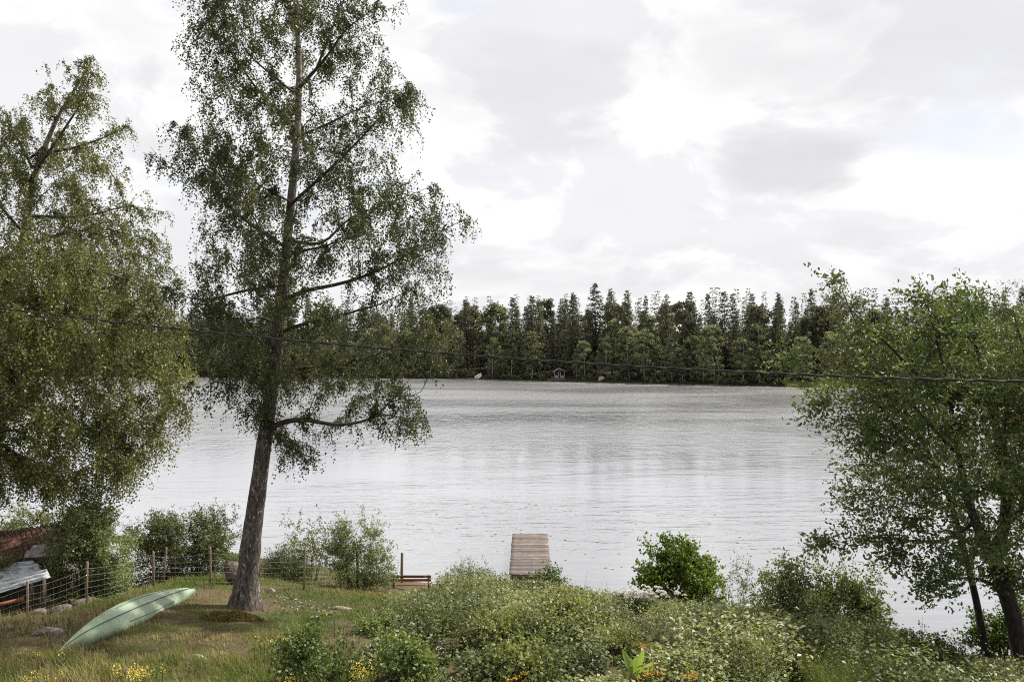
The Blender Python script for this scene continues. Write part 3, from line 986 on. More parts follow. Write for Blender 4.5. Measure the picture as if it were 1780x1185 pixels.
# ------------------------------------------------------------------ shrubs
def shrub(name, label, px0, px1, ytop, ybase, mat, n=120, seed=1, leafL=0.055, leafW=0.034, d=None, nst=5, m=9, sl=(0.15, 0.45), depth=0.9, stems=5, six=False, tint0=0.5,
          droop=0.1, cat='shrub', shoots=0, wind=(-0.08, 0, 0), thr=0.3, updir=0.25, shape=None, group=None, barkmat=None, tintn=0.9):
    r = np.random.default_rng(seed)
    cxp = (px0 + px1) / 2
    if d is None:
        base = G(cxp, ybase)
        d = base[1]
    else:
        base = np.array([(cxp - CX) * d / FPX, d, float(terrain((cxp - CX) * d / FPX, d))])
    ygr = CY + (CAM_Z - base[2]) * FPX / d
    h = ygr - ytop
    shape = shape or [(0, .12), (.12, .45), (.3, .8), (.5, 1.0), (.75, .95), (0.95, .7)]
    hw = (px1 - px0) / 2
    env = [(ytop + h * (f + 0.04), cxp - hw * q, cxp + hw * q) for f, q in shape]
    at = env_points(env, d, n, r, depth, [], thr=thr, seed=seed + 5, shell=0.5)
    at = at[at[:, 2] > terrain(at[:, 0], at[:, 1]) + 0.08]
    init = []
    for k in range(stems):
        a = r.uniform(0, 2 * np.pi)
        rr = hw * d / FPX * 0.35
        p0 = base + [rr * .35 * math.cos(a), rr * .35 * math.sin(a), 0]
        p0[2] = float(terrain(p0[0], p0[1])) - 0.08
        p1 = base + [rr * math.cos(a), rr * math.sin(a) * depth, h * d / FPX * r.uniform(0.35, 0.5)]
        pts = p0 + (p1 - p0) * np.linspace(0, 1, 6)[:, None]
        init.append((pts, None, np.linspace(0.014, 0.009, 6) * max(1, h * d / FPX / 1.5), True))
    for k in range(shoots):
        a = r.uniform(0, 2 * np.pi)
        rr = hw * d / FPX * r.uniform(0.2, 0.9)
        top = base + [rr * math.cos(a), rr * math.sin(a) * depth, h * d / FPX * r.uniform(0.85, 1.12)]
        at = np.concatenate([at, (top + np.array([[0, 0, -.45], [0.0, 0, -.2], [0.02, 0, 0]]))])
    return tree(name, label, cat, base, init, at, r, mat, barkmat or M_twig, nst=nst, m=m, sl=sl, droop=droop, leafL=leafL, leafW=leafW, wind=wind, back=3, group=group,
                grow_kw=dict(bias=0.2, seg=0.4, lift=0.05, jit=0.05), wood_kw=dict(r_tip=0.004, p=2.2), six=six, part=('stems', 'foliage'), updir=updir, tint0=tint0, tintn=tintn)


shrub('alder_bush', 'rounded bright green alder bush at the water right of the jetty', 1100, 1262, 938, 1062, M_leaf_alder, 380, 5, 0.095, 0.076, nst=6, m=8, six=True, tint0=0.5, thr=0.12, sl=(.15, .4), shoots=4,
      shape=[(0, .35), (.12, .62), (.3, .86), (.5, 1.0), (.75, 1.0), (0.97, .85)])
shrub('willow_bush', 'wide leafy willow bush behind the wire fence, beside the birch trunk', 205, 432, 893, 1012, M_leaf_shrub, 620, 6, 0.075, 0.042, d=28.5, nst=7, m=9, stems=9, shoots=30, thr=0.26, tint0=.52,
      shape=[(0, .75), (.15, .9), (.4, 1.0), (.75, 1.0), (0.95, .95)], depth=0.5)
shrub('willow_bush', 'grey-green willow bush between the birch trunk and the bench', 545, 698, 900, 1010, M_leaf_shrub, 330, 7, 0.075, 0.036, d=28.0, nst=6, m=9, stems=7, shoots=10, thr=0.38, tint0=0.62,
      shape=[(0, .35), (.12, .6), (.3, .85), (.55, 1.0), (.8, .95), (0.97, .9)], depth=0.7)
shrub('alder_sapling', 'thin ragged sapling rising behind the fence post near the willow bush', 480, 600, 900, 1010, M_leaf_shrub, 120, 8, 0.07, 0.05, d=29.5, nst=4, m=8, stems=4, shoots=5, thr=0.4, tint0=0.6)
shrub('juniper_bush', 'low dark bush right behind the birch trunk along the fence', 445, 560, 942, 1010, M_leaf_shrub, 260, 9, 0.05, 0.03, d=28.5, nst=6, m=10, tint0=0.25)
shrub('hazel_bush', 'tall green bush at the fence beside the old sheds', 88, 222, 872, 1020, M_leaf_shrub, 480, 10, 0.072, 0.052, d=25.6, nst=7, m=9, stems=6, tint0=0.55, thr=0.33, shoots=8,
      shape=[(0, .5), (.12, .75), (.35, 1.0), (.6, .95), (.95, .8)])
shrub('hazel_bush', 'light green bush behind the red tiled shed roof', -40, 215, 868, 960, M_leaf_shrub, 420, 44, 0.075, 0.054, d=31.5, nst=7, m=9, stems=6, tint0=0.6, thr=0.22, shape=[(0, .6), (.2, .9), (.6, 1.0), (.95, 1.0)], depth=.5)
shrub('elder_bush', 'small pale bush overhanging the left side of the red shed roof', -30, 40, 915, 1000, M_leaf_shrub, 70, 45, 0.062, 0.044, d=24.6, nst=5, m=9, stems=4, tint0=0.55, thr=0.22)
shrub('aspen_sapling', 'upright sapling growing at the near end of the jetty', 928, 990, 978, 1060, M_leaf_fresh, 46, 11, 0.075, 0.06, d=29.0, nst=5, m=7, stems=3, shoots=3, tint0=0.2, six=True)
shrub('rowan_sapling', 'leafy rowan sapling right of the alder bush with upswept tips', 1300, 1435, 968, 1120, M_leaf_shrub, 200, 12, 0.10, 0.046, d=21.5, nst=5, m=9, stems=4, shoots=4, tint0=0.55, thr=0.33, six=True)
shrub('goat_willow_bush', 'dense shrub with upright shoots beside the rowan sapling', 1390, 1550, 985, 1120, M_leaf_shrub, 320, 13, 0.072, 0.052, d=22.8, nst=5, m=8, stems=6, shoots=9, tint0=0.5, thr=0.28, six=True)
shrub('bramble_bush', 'dark bush with arching bare shoots under the leaning willow', 1500, 1700, 1100, 1200, M_leaf_bramble, 200, 14, 0.055, 0.04, d=19.5, nst=5, m=8, stems=7, shoots=6, tint0=0.25, thr=0.28)
shrub('alder_bush', 'shadowed bush at the foot of the leaning willow trunk', 1680, 1840, 1020, 1230, M_leaf_alder, 260, 15, 0.075, 0.056, d=21.8, nst=5, m=8, stems=6, tint0=0.15, thr=0.25, six=True)
shrub('birch_sapling', 'wispy sapling between the alder bush and the rowan sapling', 1240, 1315, 975, 1075, M_leaf_shrub, 46, 16, 0.05, 0.034, d=24.5, nst=4, m=8, stems=4, shoots=5, tint0=0.6, thr=0.3)
shrub('rose_bush', 'tall leafy bush at the bottom edge below the birch', 482, 632, 1072, 1230, M_leaf_fresh, 170, 17, 0.062, 0.04, d=14.6, nst=4, m=8, stems=6, shoots=6, tint0=0.25, thr=0.3, six=True)
shrub('dogwood_bush', 'big bush with silvery upturned leaves below the jetty', 940, 1050, 1030, 1180, M_leaf_bramble, 190, 18, 0.085, 0.056, d=19.0, nst=5, m=8, stems=6, shoots=4, tint0=0.62, thr=0.25, six=True, wind=(-.25, 0, .1))
shrub('dogwood_bush', 'broad dark-hearted bush in the middle of the thicket', 800, 960, 1055, 1190, M_leaf_bramble, 230, 19, 0.07, 0.05, d=17.0, nst=5, m=8, stems=7, shoots=3, tint0=0.5, thr=0.25, six=True)
shrub('spiraea_bush', 'ragged bush at the lake edge between bench and jetty', 762, 868, 980, 1035, M_leaf_bramble, 130, 20, 0.055, 0.036, d=29.5, nst=5, m=8, stems=6, shoots=5, tint0=0.42, thr=0.25)
shrub('willow_shoots', 'thin dark upright willow shoots in front of the rowan sapling', 1230, 1330, 1040, 1200, M_leaf_shrub, 60, 23, 0.075, 0.02, d=16.5, nst=4, m=9, stems=6, shoots=10, tint0=0.4, thr=0.3)


thicket = [
    ('nettle_clump', 'light green herbs between the hazel bush and the wide willow bush', 170, 245, 945, 1020, 25.2, .07, .03, .7, True),
    ('raspberry_bush', 'raspberry bush at the left border of the thicket below the bench', 690, 790, 1040, 1095, 24.0, .06, .045, .55, False),
    ('raspberry_bush', 'brownish raspberry bush between bench and jetty in the thicket', 800, 900, 1015, 1065, 25.5, .055, .04, .6, False),
    ('nettle_clump', 'dark nettle clump right behind the white flower drift', 700, 790, 1085, 1150, 18.5, .085, .04, .3, True),
    ('nettle_clump', 'tall nettle clump in the thicket below the jetty sapling', 985, 1070, 1050, 1100, 22.5, .08, .04, .6, True),
    ('currant_bush', 'light green currant bush at the bottom edge right of the yellow spires', 650, 740, 1120, 1215, 14.6, .075, .066, .62, True),
    ('currant_bush', 'dark leafy currant bush at the bottom edge under the thicket middle', 830, 960, 1120, 1215, 14.8, .08, .068, .35, True),
    ('fern_clump', 'feathery fern clump above the big light green leaves', 1040, 1130, 1085, 1150, 17.2, .09, .022, .6, False),
    ('meadow_herbs', 'straw-tinted herbs in front of the alder bush', 1110, 1230, 1052, 1100, 22.0, .05, .018, .62, False),
    ('raspberry_bush', 'raspberry bush between the alder bush and the willow shoots', 1210, 1310, 1070, 1130, 19.5, .06, .046, .5, False),
    ('meadow_herbs', 'tall grassy herbs at the bottom edge right of the orange flowers', 1260, 1370, 1110, 1215, 15.0, .075, .016, .55, False),
    ('hazel_sprout', 'fresh green sprout bush left of the tall grass corner', 1360, 1450, 1095, 1170, 17.2, .08, .06, .5, True),
    ('raspberry_bush', 'shadowy raspberry bush below the goat willow shrub', 1440, 1560, 1090, 1160, 18.8, .065, .05, .35, False),
    ('nettle_clump', 'grey-green nettle clump at the left border of the thicket near the rose bush', 620, 690, 1085, 1130, 18.6, .07, .032, .6, True),
]
for i, (nm, lab, a_, b_, yt, yb, dd, lL, lW, ti, sx) in enumerate(thicket):
    shrub(nm, lab, a_, b_, yt, yb, M_leaf_fresh if ti > .52 and sx else M_leaf_bramble, 120, 200 + i, lL, lW, d=dd, nst=5, m=8, stems=6, shoots=6, tint0=ti, thr=0.3, six=sx,
          shape=[(0, .3), (.15, .6), (.4, .9), (.7, 1.0), (.95, .95)])


# ------------------------------------------------------------------ undergrowth and grass
def undergrowth():
    r = np.random.default_rng(5)
    cell = 0.29
    xs, ys = np.meshgrid(np.arange(-6, 19, cell), np.arange(12.6, 33, cell))
    x = (xs + r.uniform(-.5, .5, xs.shape) * cell).ravel()
    y = (ys + r.uniform(-.5, .5, ys.shape) * cell).ravel()
    s = np.interp(x, SHX, SHY) - y
    left = np.interp(y, [12.5, 15, 18, 22, 26, 29, 31], [-2.6, -2.6, -2.9, -3.6, -3.2, -1.9, -1.2]) + (fbm(x * .7, y * .7, 77) - .5) * 2.0
    keep = (s > 0.4) & (x > left) & (np.abs(x) < y * 0.70 + 0.6)
    x, y, s, left = x[keep], y[keep], s[keep], left[keep]
    z = terrain(x, y)
    # the thicket is made of overlapping rounded bushes of several kinds
    nd = 260
    dx_, dy_ = r.uniform(-5, 18, nd), r.uniform(12.5, 32, nd)
    R, Hd = r.uniform(.45, 1.3, nd), r.uniform(.35, 1.5, nd)
    q = ((x[:, None] - dx_) ** 2 + (y[:, None] - dy_) ** 2) / R ** 2
    hd = Hd * np.sqrt(np.clip(1 - q, 0, 1))
    bare = (hd.max(1) < .12) & (r.random(len(x)) < .75)
    x, y, s, left, z, hd = x[~bare], y[~bare], s[~bare], left[~bare], z[~bare], hd[~bare]
    k = np.argmax(hd, 1)
    hh = 0.10 + hd.max(1) + 0.12 * r.random(len(x))
    sp = r.random(nd)[k]
    pt = r.normal(0, 1, nd)[k]
    hh *= sstep(-0.3, 1.6, x - left) * 0.6 + 0.4
    hh *= 0.5 + 0.5 * sstep(0.3, 4.0, s)
    # nothing grows so tall that it hides bench, jetty or the water beyond
    px = CX + x / y * FPX
    yl = np.interp(px, [640, 675, 755, 768, 880, 886, 960, 985, 1030, 1100, 1260, 1320, 1400, 1500, 1560, 1650, 1780],
                   [1060, 1027, 1027, 1002, 992, 1006, 1006, 1020, 1029, 1034, 1052, 1060, 1065, 1075, 1095, 1135, 1150])
    hh = np.clip(np.minimum(hh, CAM_Z - (yl - CY) / FPX * y - z - .04), .07, 3)
    hh = np.where((y < 16.4) & (px > 600) & (px < 1250), hh * .5, hh)
    N = len(x)
    nst, m = 7, 10
    a = r.uniform(0, 2 * np.pi, (N, nst))
    lean = r.uniform(0.05, 0.6, (N, nst))
    hs = hh[:, None] * r.uniform(0.6, 1.1, (N, nst))
    t = (np.arange(m)[None, None] + r.random((N, nst, m))) / m
    t = 0.3 + 0.7 * t ** 0.7
    bx = x[:, None, None] + (np.cos(a) * lean * hs)[..., None] * t + r.normal(0, .04, t.shape)
    by = y[:, None, None] + (np.sin(a) * lean * hs)[..., None] * t + r.normal(0, .04, t.shape)
    bz = z[:, None, None] + hs[..., None] * t + r.normal(0, .03, t.shape)
    B = np.stack([bx, by, bz], -1).reshape(-1, 3)
    spx, ptx = np.repeat(sp, nst * m), np.repeat(pt, nst * m)
    th = r.uniform(0, 2 * np.pi, len(B))
    ax = unit(np.stack([np.cos(th), np.sin(th), r.uniform(-.45, .65, len(B))], 1))
    L = np.interp(spx, [0., 0.5, 1.], [0.045, 0.07, 0.11]) * r.uniform(.6, 1.25, len(B))
    W = L * np.interp(spx, [0., .5, 1.], [.45, .7, .55])
    n = len(B)
    nr = unit(np.array([0, 0, 1.0]) + r.normal(0, .6, (n, 3)))
    side = unit(np.cross(ax, nr))
    nn = np.cross(side, ax)
    mid = B + ax * (L * .42)[:, None]
    V = np.stack([B, mid - side * (W / 2)[:, None] + nn * (W * .15)[:, None], B + ax * L[:, None] - nn * (L * .12)[:, None], mid + side * (W / 2)[:, None] + nn * (W * .15)[:, None]], 1).reshape(-1, 3)
    F = np.arange(4 * n).reshape(n, 4)
    pl = np.repeat(r.random(N), nst * m)
    tint = np.clip(0.36 + 0.19 * ptx + 0.25 * (pl - .5) + 0.5 * (r.random(n) - .5), 0, 1)
    o = mesh_obj('undergrowth', V, F, M_leaf_bramble, tint=tint)
    tag(o, 'tangled green thicket of brambles and herbs covering the slope', 'undergrowth', kind='stuff')
    # bare stems inside
    mb_n = 1500
    pick = r.integers(0, N, mb_n)
    mb = MB()
    for k in pick:
        p0 = np.array([x[k], y[k], z[k] - .02])
        p2 = p0 + [r.normal(0, .15), r.normal(0, .15), hh[k] * r.uniform(.8, 1.5)]
        mb.tube([p0, (p0 + p2) / 2 + r.normal(0, .03, 3), p2], [.006, .005, .002], 3, False)
    o = mb.build('undergrowth_stems', M_twig)
    tag(o, 'thin brown stems standing in the green thicket', 'stems', kind='stuff')


undergrowth()


def grass():
    r = np.random.default_rng(15)
    n = 235000
    y = 13.2 + (r.random(n) ** 1.25) * 17.5
    x = r.uniform(-0.78, 0.78, n) * y
    s = np.interp(x, SHX, SHY) - y
    left = np.interp(y, [12.5, 15, 18, 22, 26, 29, 31], [-2.6, -2.6, -2.9, -3.6, -3.2, -2.2, -1.6])
    lawn = (x < left + 1.2)
    tall = (x > 5.6) & (x < 8.0) & (y < 16.9)
    keep = (s > 0.3) & (lawn | (tall & (r.random(n) < .75)) | (r.random(n) < .06))
    bare = fbm(x * .9, y * .9, 61)
    keep &= ~(lawn & (bare > .64) & (y > 17.5) & (r.random(n) < .92))
    keep &= ~(lawn & (fbm(x * .5, y * .5, 19) > .52) & (y > 16.5) & (r.random(n) < .45))
    bp = ((x + 6.2) / 1.5) ** 2 + ((y - 21.6) / 1.1) ** 2 + 1.2 * (fbm(x * 2, y * 2, 5) - .5)
    keep &= ~((bp < 1) & (r.random(n) < .9))
    keep &= ~((np.abs(x + 3.8) < 1.1) & (y > 27.6))
    x, y = x[keep], y[keep]
    tall = tall[keep]
    n = len(x)
    z = terrain(x, y)
    h = (0.03 + 0.15 * fbm(x * .8, y * .8, 23) + .16 * np.clip(fbm(x * 2.6, y * 2.6, 29) - .52, 0, 1) * 3) * r.uniform(.4, 1.4, n) * .62
    h *= np.where(y < 16.3, 2.0, 1.0) * np.where((x < -9) & (y > 18), 1.9, 1.0)
    h = np.where(tall, r.uniform(.35, .85, n), h)
    w = np.interp(y, [13, 20, 30], [0.012, 0.017, 0.022]) * r.uniform(.7, 1.3, n)
    a = r.uniform(0, 2 * np.pi, n)
    dx, dy = np.cos(a), np.sin(a)
    b = r.uniform(0, 2 * np.pi, n)
    ln = r.uniform(.1, .75, n) * h
    lx, ly = np.cos(b) * ln - .15 * h, np.sin(b) * ln
    p0 = np.stack([x, y, z - .01], 1)
    sd = np.stack([dx, dy, np.zeros(n)], 1) * w[:, None] / 2
    mid = p0 + np.stack([lx * .3, ly * .3, h * .6], 1)
    tip = p0 + np.stack([lx, ly, h], 1)
    V = np.stack([p0 - sd, p0 + sd, mid + sd * .7, mid - sd * .7, tip], 1).reshape(-1, 3)
    i = np.arange(n)[:, None] * 5
    F4, F3 = i + [0, 1, 2, 3], i + [3, 2, 4]
    dry = fbm(x * .33, y * .33, 51)
    tint = np.clip(0.27 + 1.7 * (dry - .47) + .9 * (fbm(x * 1.9, y * 1.9, 87) - .5) + .45 * (r.random(n) - .5) + np.where((y > 17) & ~tall, .13, -.10) - np.where((x > left[keep] - 2.2) & (y < 22), .2, 0), 0, 1)
    tint = np.where(tall, np.clip(.15 + .5 * r.random(n), 0, 1), tint)
    o = mesh_obj('grass', V, [F4, F3], M_grass, tint=np.concatenate([tint, tint]))
    tag(o, 'patchy green and straw-coloured grass on the slope', 'grass', kind='stuff')


grass()


# ------------------------------------------------------------------ canoe
def canoe():
    a, b = G(99, 1137), G(338, 1033)
    a[2] += 0.02
    b[2] += 0.03
    ax = unit(b - a)
    L = np.linalg.norm(b - a)
    tilt = np.array([0.62, -0.16, 0.86])
    up = unit(tilt - ax * np.dot(ax, tilt))
    sd = np.cross(ax, up)
    root = thing('canoe', 'upturned pale green canoe lying on the grass slope', 'canoe', tuple((a + b) / 2))
    n, k = 49, 25
    t = np.linspace(0, 1, n)
    u = np.abs(2 * t - 1)
    half = 0.40 * (1 - u ** np.where(t > .5, 1.75, 2.0)) + 0.004
    keel = 0.30 * (1 - u ** 9) ** 0.7 + 0.02
    sheer = 0.10 * u ** 4
    ph = np.linspace(-np.pi / 2, np.pi / 2, k)
    V = []
    for i in range(n):
        c = a + (b - a) * t[i] + np.array([0, 0, .20 * half[i]])
        cs, sn = np.cos(ph), np.sin(ph)
        yy = np.sign(sn) * np.abs(sn) ** 0.85 * half[i]
        zz = np.abs(cs) ** 0.62 * keel[i] - sheer[i] * 0.3
        ridge = 0.018 * np.exp(-(yy / 0.02) ** 2)
        V.append(c + sd * yy[:, None] + up * (zz + ridge)[:, None])
    V = np.array(V)
    idx = np.arange(n * k).reshape(n, k)
    F = np.stack([idx[:-1, :-1], idx[:-1, 1:], idx[1:, 1:], idx[1:, :-1]], -1).reshape(-1, 4)

    def fn(t_, bs, out):
        v = objco(t_)
        f = t_.noise(v, 3.0, 7, 0.7)
        f2 = t_.noise(v, 14.0, 6, 0.7)
        c = t_.mixc(t_.mapr(f, .35, .65), (0.225, 0.305, 0.200), (0.285, 0.350, 0.245))
        c = t_.mixc(t_.mapr(f2, .58, .72, 0, .6), c, (0.13, 0.18, 0.115))
        t_.link(c, bs.inputs['Base Color'])
        bs.inputs['Roughness'].default_value = 0.5
        bs.inputs['Specular IOR Level'].default_value = 0.35
        bump(t_, bs, f2, 0.15, 0.01)
    mhull = material('canoe_gelcoat', fn)
    o = mesh_obj('hull', V.reshape(-1, 3), F, mhull, root, smooth=True)
    so = o.modifiers.new('thickness', 'SOLIDIFY')
    so.thickness = 0.008
    line = noise_mat('canoe_line', (0.045, 0.06, 0.045), (0.08, 0.10, 0.07), 6, 0.6, 0.2, 0.003)
    mid = k // 2
    # narrow dark keel and bilge rubs lie on the hull
    off = up * 0.008

    def ribbon(name, col_f, i0, i1, w):
        q = []
        for i in range(i0, i1 + 1):
            ph_i = col_f
            j = int(np.floor(ph_i))
            f = ph_i - j
            p = V[i, j] * (1 - f) + V[i, min(j + 1, k - 1)] * f
            q.append(p)
        q = np.array(q)
        mb = MB()
        mb.tube(q + off * .3, w, 6)
        mb.build(name, line, root, smooth=True)
    ribbon('keel_strip', mid, 1, n - 2, 0.011)
    ribbon('bilge_rub', mid - 4.6, 17, 34, 0.008)
    ribbon('bilge_rub', mid + 4.6, 17, 34, 0.008)
    rim = noise_mat('gunwale_trim', (0.20, 0.28, 0.19), (0.13, 0.17, 0.12), 6, 0.6, 0.2, 0.003)
    for j in (0, k - 1):
        mb = MB()
        mb.tube(V[:, j], 0.014, 6)
        mb.build('gunwale', rim, root, smooth=True)


canoe()


# ------------------------------------------------------------------ fence
def fence():
    posts = [(-60, 1040, 1112, 21.0), (48, 1010, 1082, 21.6), (150, 976, 1050, 22.6), (267, 958, 1014, 24.0), (283, 951, 1016, 24.3), (366, 950, 1020, 24.0), (528, 953, 1020, 25.0), (622, 958, 1008, 28.9)]
    b = [P(p[0], p[2], p[3]) for p in posts]
    root = thing('wire_fence', 'wire mesh fence on thin wooden posts behind the canoe and the birch', 'fence', tuple(b[3]))
    tops = []
    for i, ((px, y0, y1, _), g) in enumerate(zip(posts, b)):
        h = (y1 - y0) * g[1] / FPX
        zt = float(terrain(g[0], g[1]))
        mb = MB()
        lean = np.array([0.10 if i == 4 else (0.02 * (-1) ** i), 0.02, 0])
        mb.tube([[g[0], g[1], min(zt, g[2]) - .2], g + [0, 0, h * .5] + lean * .5, g + [0, 0, h - .02] + lean, g + [0, 0, h] + lean], [.036, .035, .034, .024], 8)
        mb.build('post', M_post, root)
        tops.append((g, h, lean))
    use = [0, 1, 2, 3, 5, 6, 7]
    P0, H = [], []
    r = np.random.default_rng(2)
    for i0, i1 in zip(use[:-1], use[1:]):
        g0, g1 = tops[i0][0], tops[i1][0]
        n = max(4, int(np.linalg.norm(g1 - g0) / 0.16))
        f = np.linspace(0, 1, n, endpoint=False)
        q = g0 + (g1 - g0) * f[:, None]
        sag = np.sin(np.pi * f) * 0.07
        hw = (tops[i0][1] * (1 - f) + tops[i1][1] * f) * 0.86 - sag
        q[:, 1] -= 0.05
        P0.append(q)
        H.append(hw)
    P0, H = np.concatenate(P0), np.concatenate(H)
    for lev in (0.03, 0.16, 0.30, 0.46, 0.62, 0.80, 1.0):
        q = P0.copy()
        q[:, 2] += H * lev + r.normal(0, .006, len(q))
        mb = MB()
        mb.tube(q, 0.0030 if lev < 1 else 0.0036, 4)
        mb.build('line_wire', M_wire, root)
    mb = MB()
    for q, h in zip(P0, H):
        mb.tube([q + [0, 0, h * .03], q + [r.normal(0, .01), 0, h]], 0.0022, 3, False)
    tag(mb.build('stay_wires', M_wire, root), kind='stuff')
    # lone post behind the bench
    g = np.array([(698 - CX) * 31.4 / FPX, 31.4, float(terrain((698 - CX) * 31.4 / FPX, 31.4))])
    top = P(699, 960, 31.4)
    mb = MB()
    mb.tube([g - [0, 0, .2], (g + top) / 2, top - [0, 0, .02], top], [.06, .055, .05, .04], 8)
    o = mb.build('wooden_post', M_post, origin=g)
    tag(o, 'single wooden post standing in the water edge behind the bench', 'post')


fence()


# ------------------------------------------------------------------ bench
def bench():
    l, rr = P(683, 1020, 29.8), P(746, 1018, 29.8)
    zg = float(terrain((l[0] + rr[0]) / 2, 29.8))
    c = (l + rr) / 2
    root = thing('bench', 'brown slatted wooden bench facing the lake, seen from behind', 'bench', (c[0], 29.8, zg))
    x0, x1 = l[0] - .04, rr[0] + .04
    ztop = P(0, 998.0, 29.8)[2]
    zs = ztop - 0.42

    def slat(z, y, w, h, name):
        mb = MB()
        mb.box(((x0 + x1) / 2, y, z), (x1 - x0 + .08, w, h))
        o = mb.build(name, M_bench, root)
        bv = o.modifiers.new('edge', 'BEVEL')
        bv.width = 0.006
    for i, z in enumerate((ztop - .05, ztop - .19)):
        slat(z, 29.72 + .02 * i, .032, .095, 'back_slat')
    for i in range(3):
        slat(zs, 29.88 + i * .105, .088, .034, 'seat_slat')
    for x in (x0 + .06, x1 - .06):
        mb = MB()
        mb.bar((x, 29.74, zg - .15), (x, 29.76, ztop + .01), .045, .045, (1, 0, 0))
        mb.build('back_leg', M_iron, root)
        mb = MB()
        mb.bar((x, 30.26, zg - .25), (x, 30.24, zs - .02), .045, .045, (1, 0, 0))
        mb.build('front_leg', M_iron, root)
        mb = MB()
        mb.bar((x, 29.79, zs - .04), (x, 30.22, zs - .04), .04, .04)
        mb.build('seat_rail', M_iron, root)


bench()


# ------------------------------------------------------------------ jetty
def jetty():
    z = 0.45
    nl, nr_, fl, fr = P(884.8, 997.7, 32.55), P(958.5, 997.7, 32.55), P(890.1, 925.8, 39.6), P(952.6, 925.8, 39.6)
    r = np.random.default_rng(4)
    A, B = (nl + nr_) / 2, (fl + fr) / 2
    A[2] = B[2] = z
    A[1] = 32.55
    ax = unit(B - A)
    sd = np.array([ax[1], -ax[0], 0])
    W = nr_[0] - nl[0]
    L = np.linalg.norm(B - A)
    root = thing('jetty', 'weathered plank jetty reaching out into the lake', 'jetty', tuple(A * [1, 1, 0]))
    n = 50
    step = L / n
    rot = math.atan2(-ax[0], ax[1])
    meshes = []
    for v in range(4):       # four plank shapes shared between the planks
        mb = MB()
        k = 10
        w = (step - .022) * (1 - .03 * v)
        for sgn in (0,):
            xs = np.linspace(-W / 2, W / 2, k)
            wob = r.normal(0, .0025, (k, 2))
            top = np.stack([np.stack([xs, -w / 2 + wob[:, 0], np.full(k, .016) + r.normal(0, .002, k)], 1), np.stack([xs, w / 2 + wob[:, 1], np.full(k, .016) + r.normal(0, .002, k)], 1)], 0)
            bot = top.copy()
            bot[..., 2] = -.016
            V = np.concatenate([top[0], top[1], bot[1], bot[0]])
            i = np.arange(k - 1)
            F = np.concatenate([np.stack([i + a * k, i + 1 + a * k, i + 1 + ((a + 1) % 4) * k, i + ((a + 1) % 4) * k], 1) for a in range(4)])
            F = np.concatenate([F, [[0, k, 2 * k, 3 * k], [k - 1, 4 * k - 1, 3 * k - 1, 2 * k - 1]]])
            mb.add(V, F)
        o = mb.build('plank', M_dock)
        meshes.append(o.data)
        bpy.data.objects.remove(o)
    def board_fn(q):
        def fn(t, bs, out):
            oi = t.n('ShaderNodeObjectInfo')
            cb = t.n('ShaderNodeCombineXYZ')
            t.link(t.math('MULTIPLY', oi.outputs['Random'], 53.0), cb.inputs[0])
            t.link(t.math('MULTIPLY', oi.outputs['Random'], 17.0), cb.inputs[1])
            ad = t.n('ShaderNodeVectorMath', operation='ADD')
            t.link(objco(t), ad.inputs[0])
            t.link(cb.outputs[0], ad.inputs[1])
            v = ad.outputs[0]
            grain = t.noise(t.mapping(v, (1.2, 30, 8)), 2.0, 6, .65)
            blot = t.noise(v, 2.2, 5, .6)
            c = t.mixc(t.mapr(grain, .35, .68), tuple(np.array((0.205, 0.160, 0.138)) * q), tuple(np.array((0.085, 0.070, 0.062)) * q))
            c = t.mixc(t.mapr(blot, .50, .66, 0, .7), c, tuple(np.array((0.265, .235, .215)) * q))
            hs = t.n('ShaderNodeHueSaturation')
            t.link(c, hs.inputs['Color'])
            t.link(t.mapr(oi.outputs['Random'], 0, 1, 0.55, 0.98, smooth=False), hs.inputs['Value'])
            t.link(hs.outputs[0], bs.inputs['Base Color'])
            bs.inputs['Roughness'].default_value = .85
            bump(t, bs, grain, .4, .006)
        return fn
    mats = [material('dock_board', board_fn(q)) for q in (1.0, .85, 1.15, 0.7)]
    for i in range(n):
        me = meshes[int(r.integers(4))]
        if not me.materials:
            me.materials.append(mats[0])
        o = bpy.data.objects.new('plank', me)
        col.objects.link(o)
        o.parent = root
        p = A + ax * (i + .5) * step + sd * r.normal(0, .012)
        p[2] += r.normal(0, .003)
        if i > n - 5:
            p[2] -= .008 * (i - (n - 5))
        o.location = p - np.array(root['_o'])
        o.rotation_euler = (r.normal(0, .015), r.normal(0, .004), rot + r.normal(0, .004))
        o.material_slots[0].link = 'OBJECT'
        o.material_slots[0].material = mats[int(r.choice(4, p=[.45, .25, .2, .1]))]
    for s in (-1, 0, 1):
        mb = MB()
        mb.bar(A + sd * s * (W / 2 - .12) + [0, .05, -.09], B + sd * s * (W / 2 - .12) + [0, -.05, -.09], .07, .14)
        mb.build('beam', M_dock_dark, root)
    for f in (0.04, .36, .68, .97):
        for s in (-1, 1):
            mb = MB()
            q = A + ax * L * f + sd * s * (W / 2 - .22)
            mb.tube([q * [1, 1, 0] + [0, 0, -2.2], q - [0, 0, .05]], [.07, .07], 8)
            mb.build('pile', M_dock_dark, root)
    mb = MB()
    mb.box(A + [0.05, -.20, -.22], (W * .62, .32, .05))
    mb.build('step', M_dock, root)
    mb = MB()
    mb.box(A + [0.02, -.035, -.10], (W * .98, .035, .16))
    mb.build('end_board', M_dock_dark, root)


jetty()


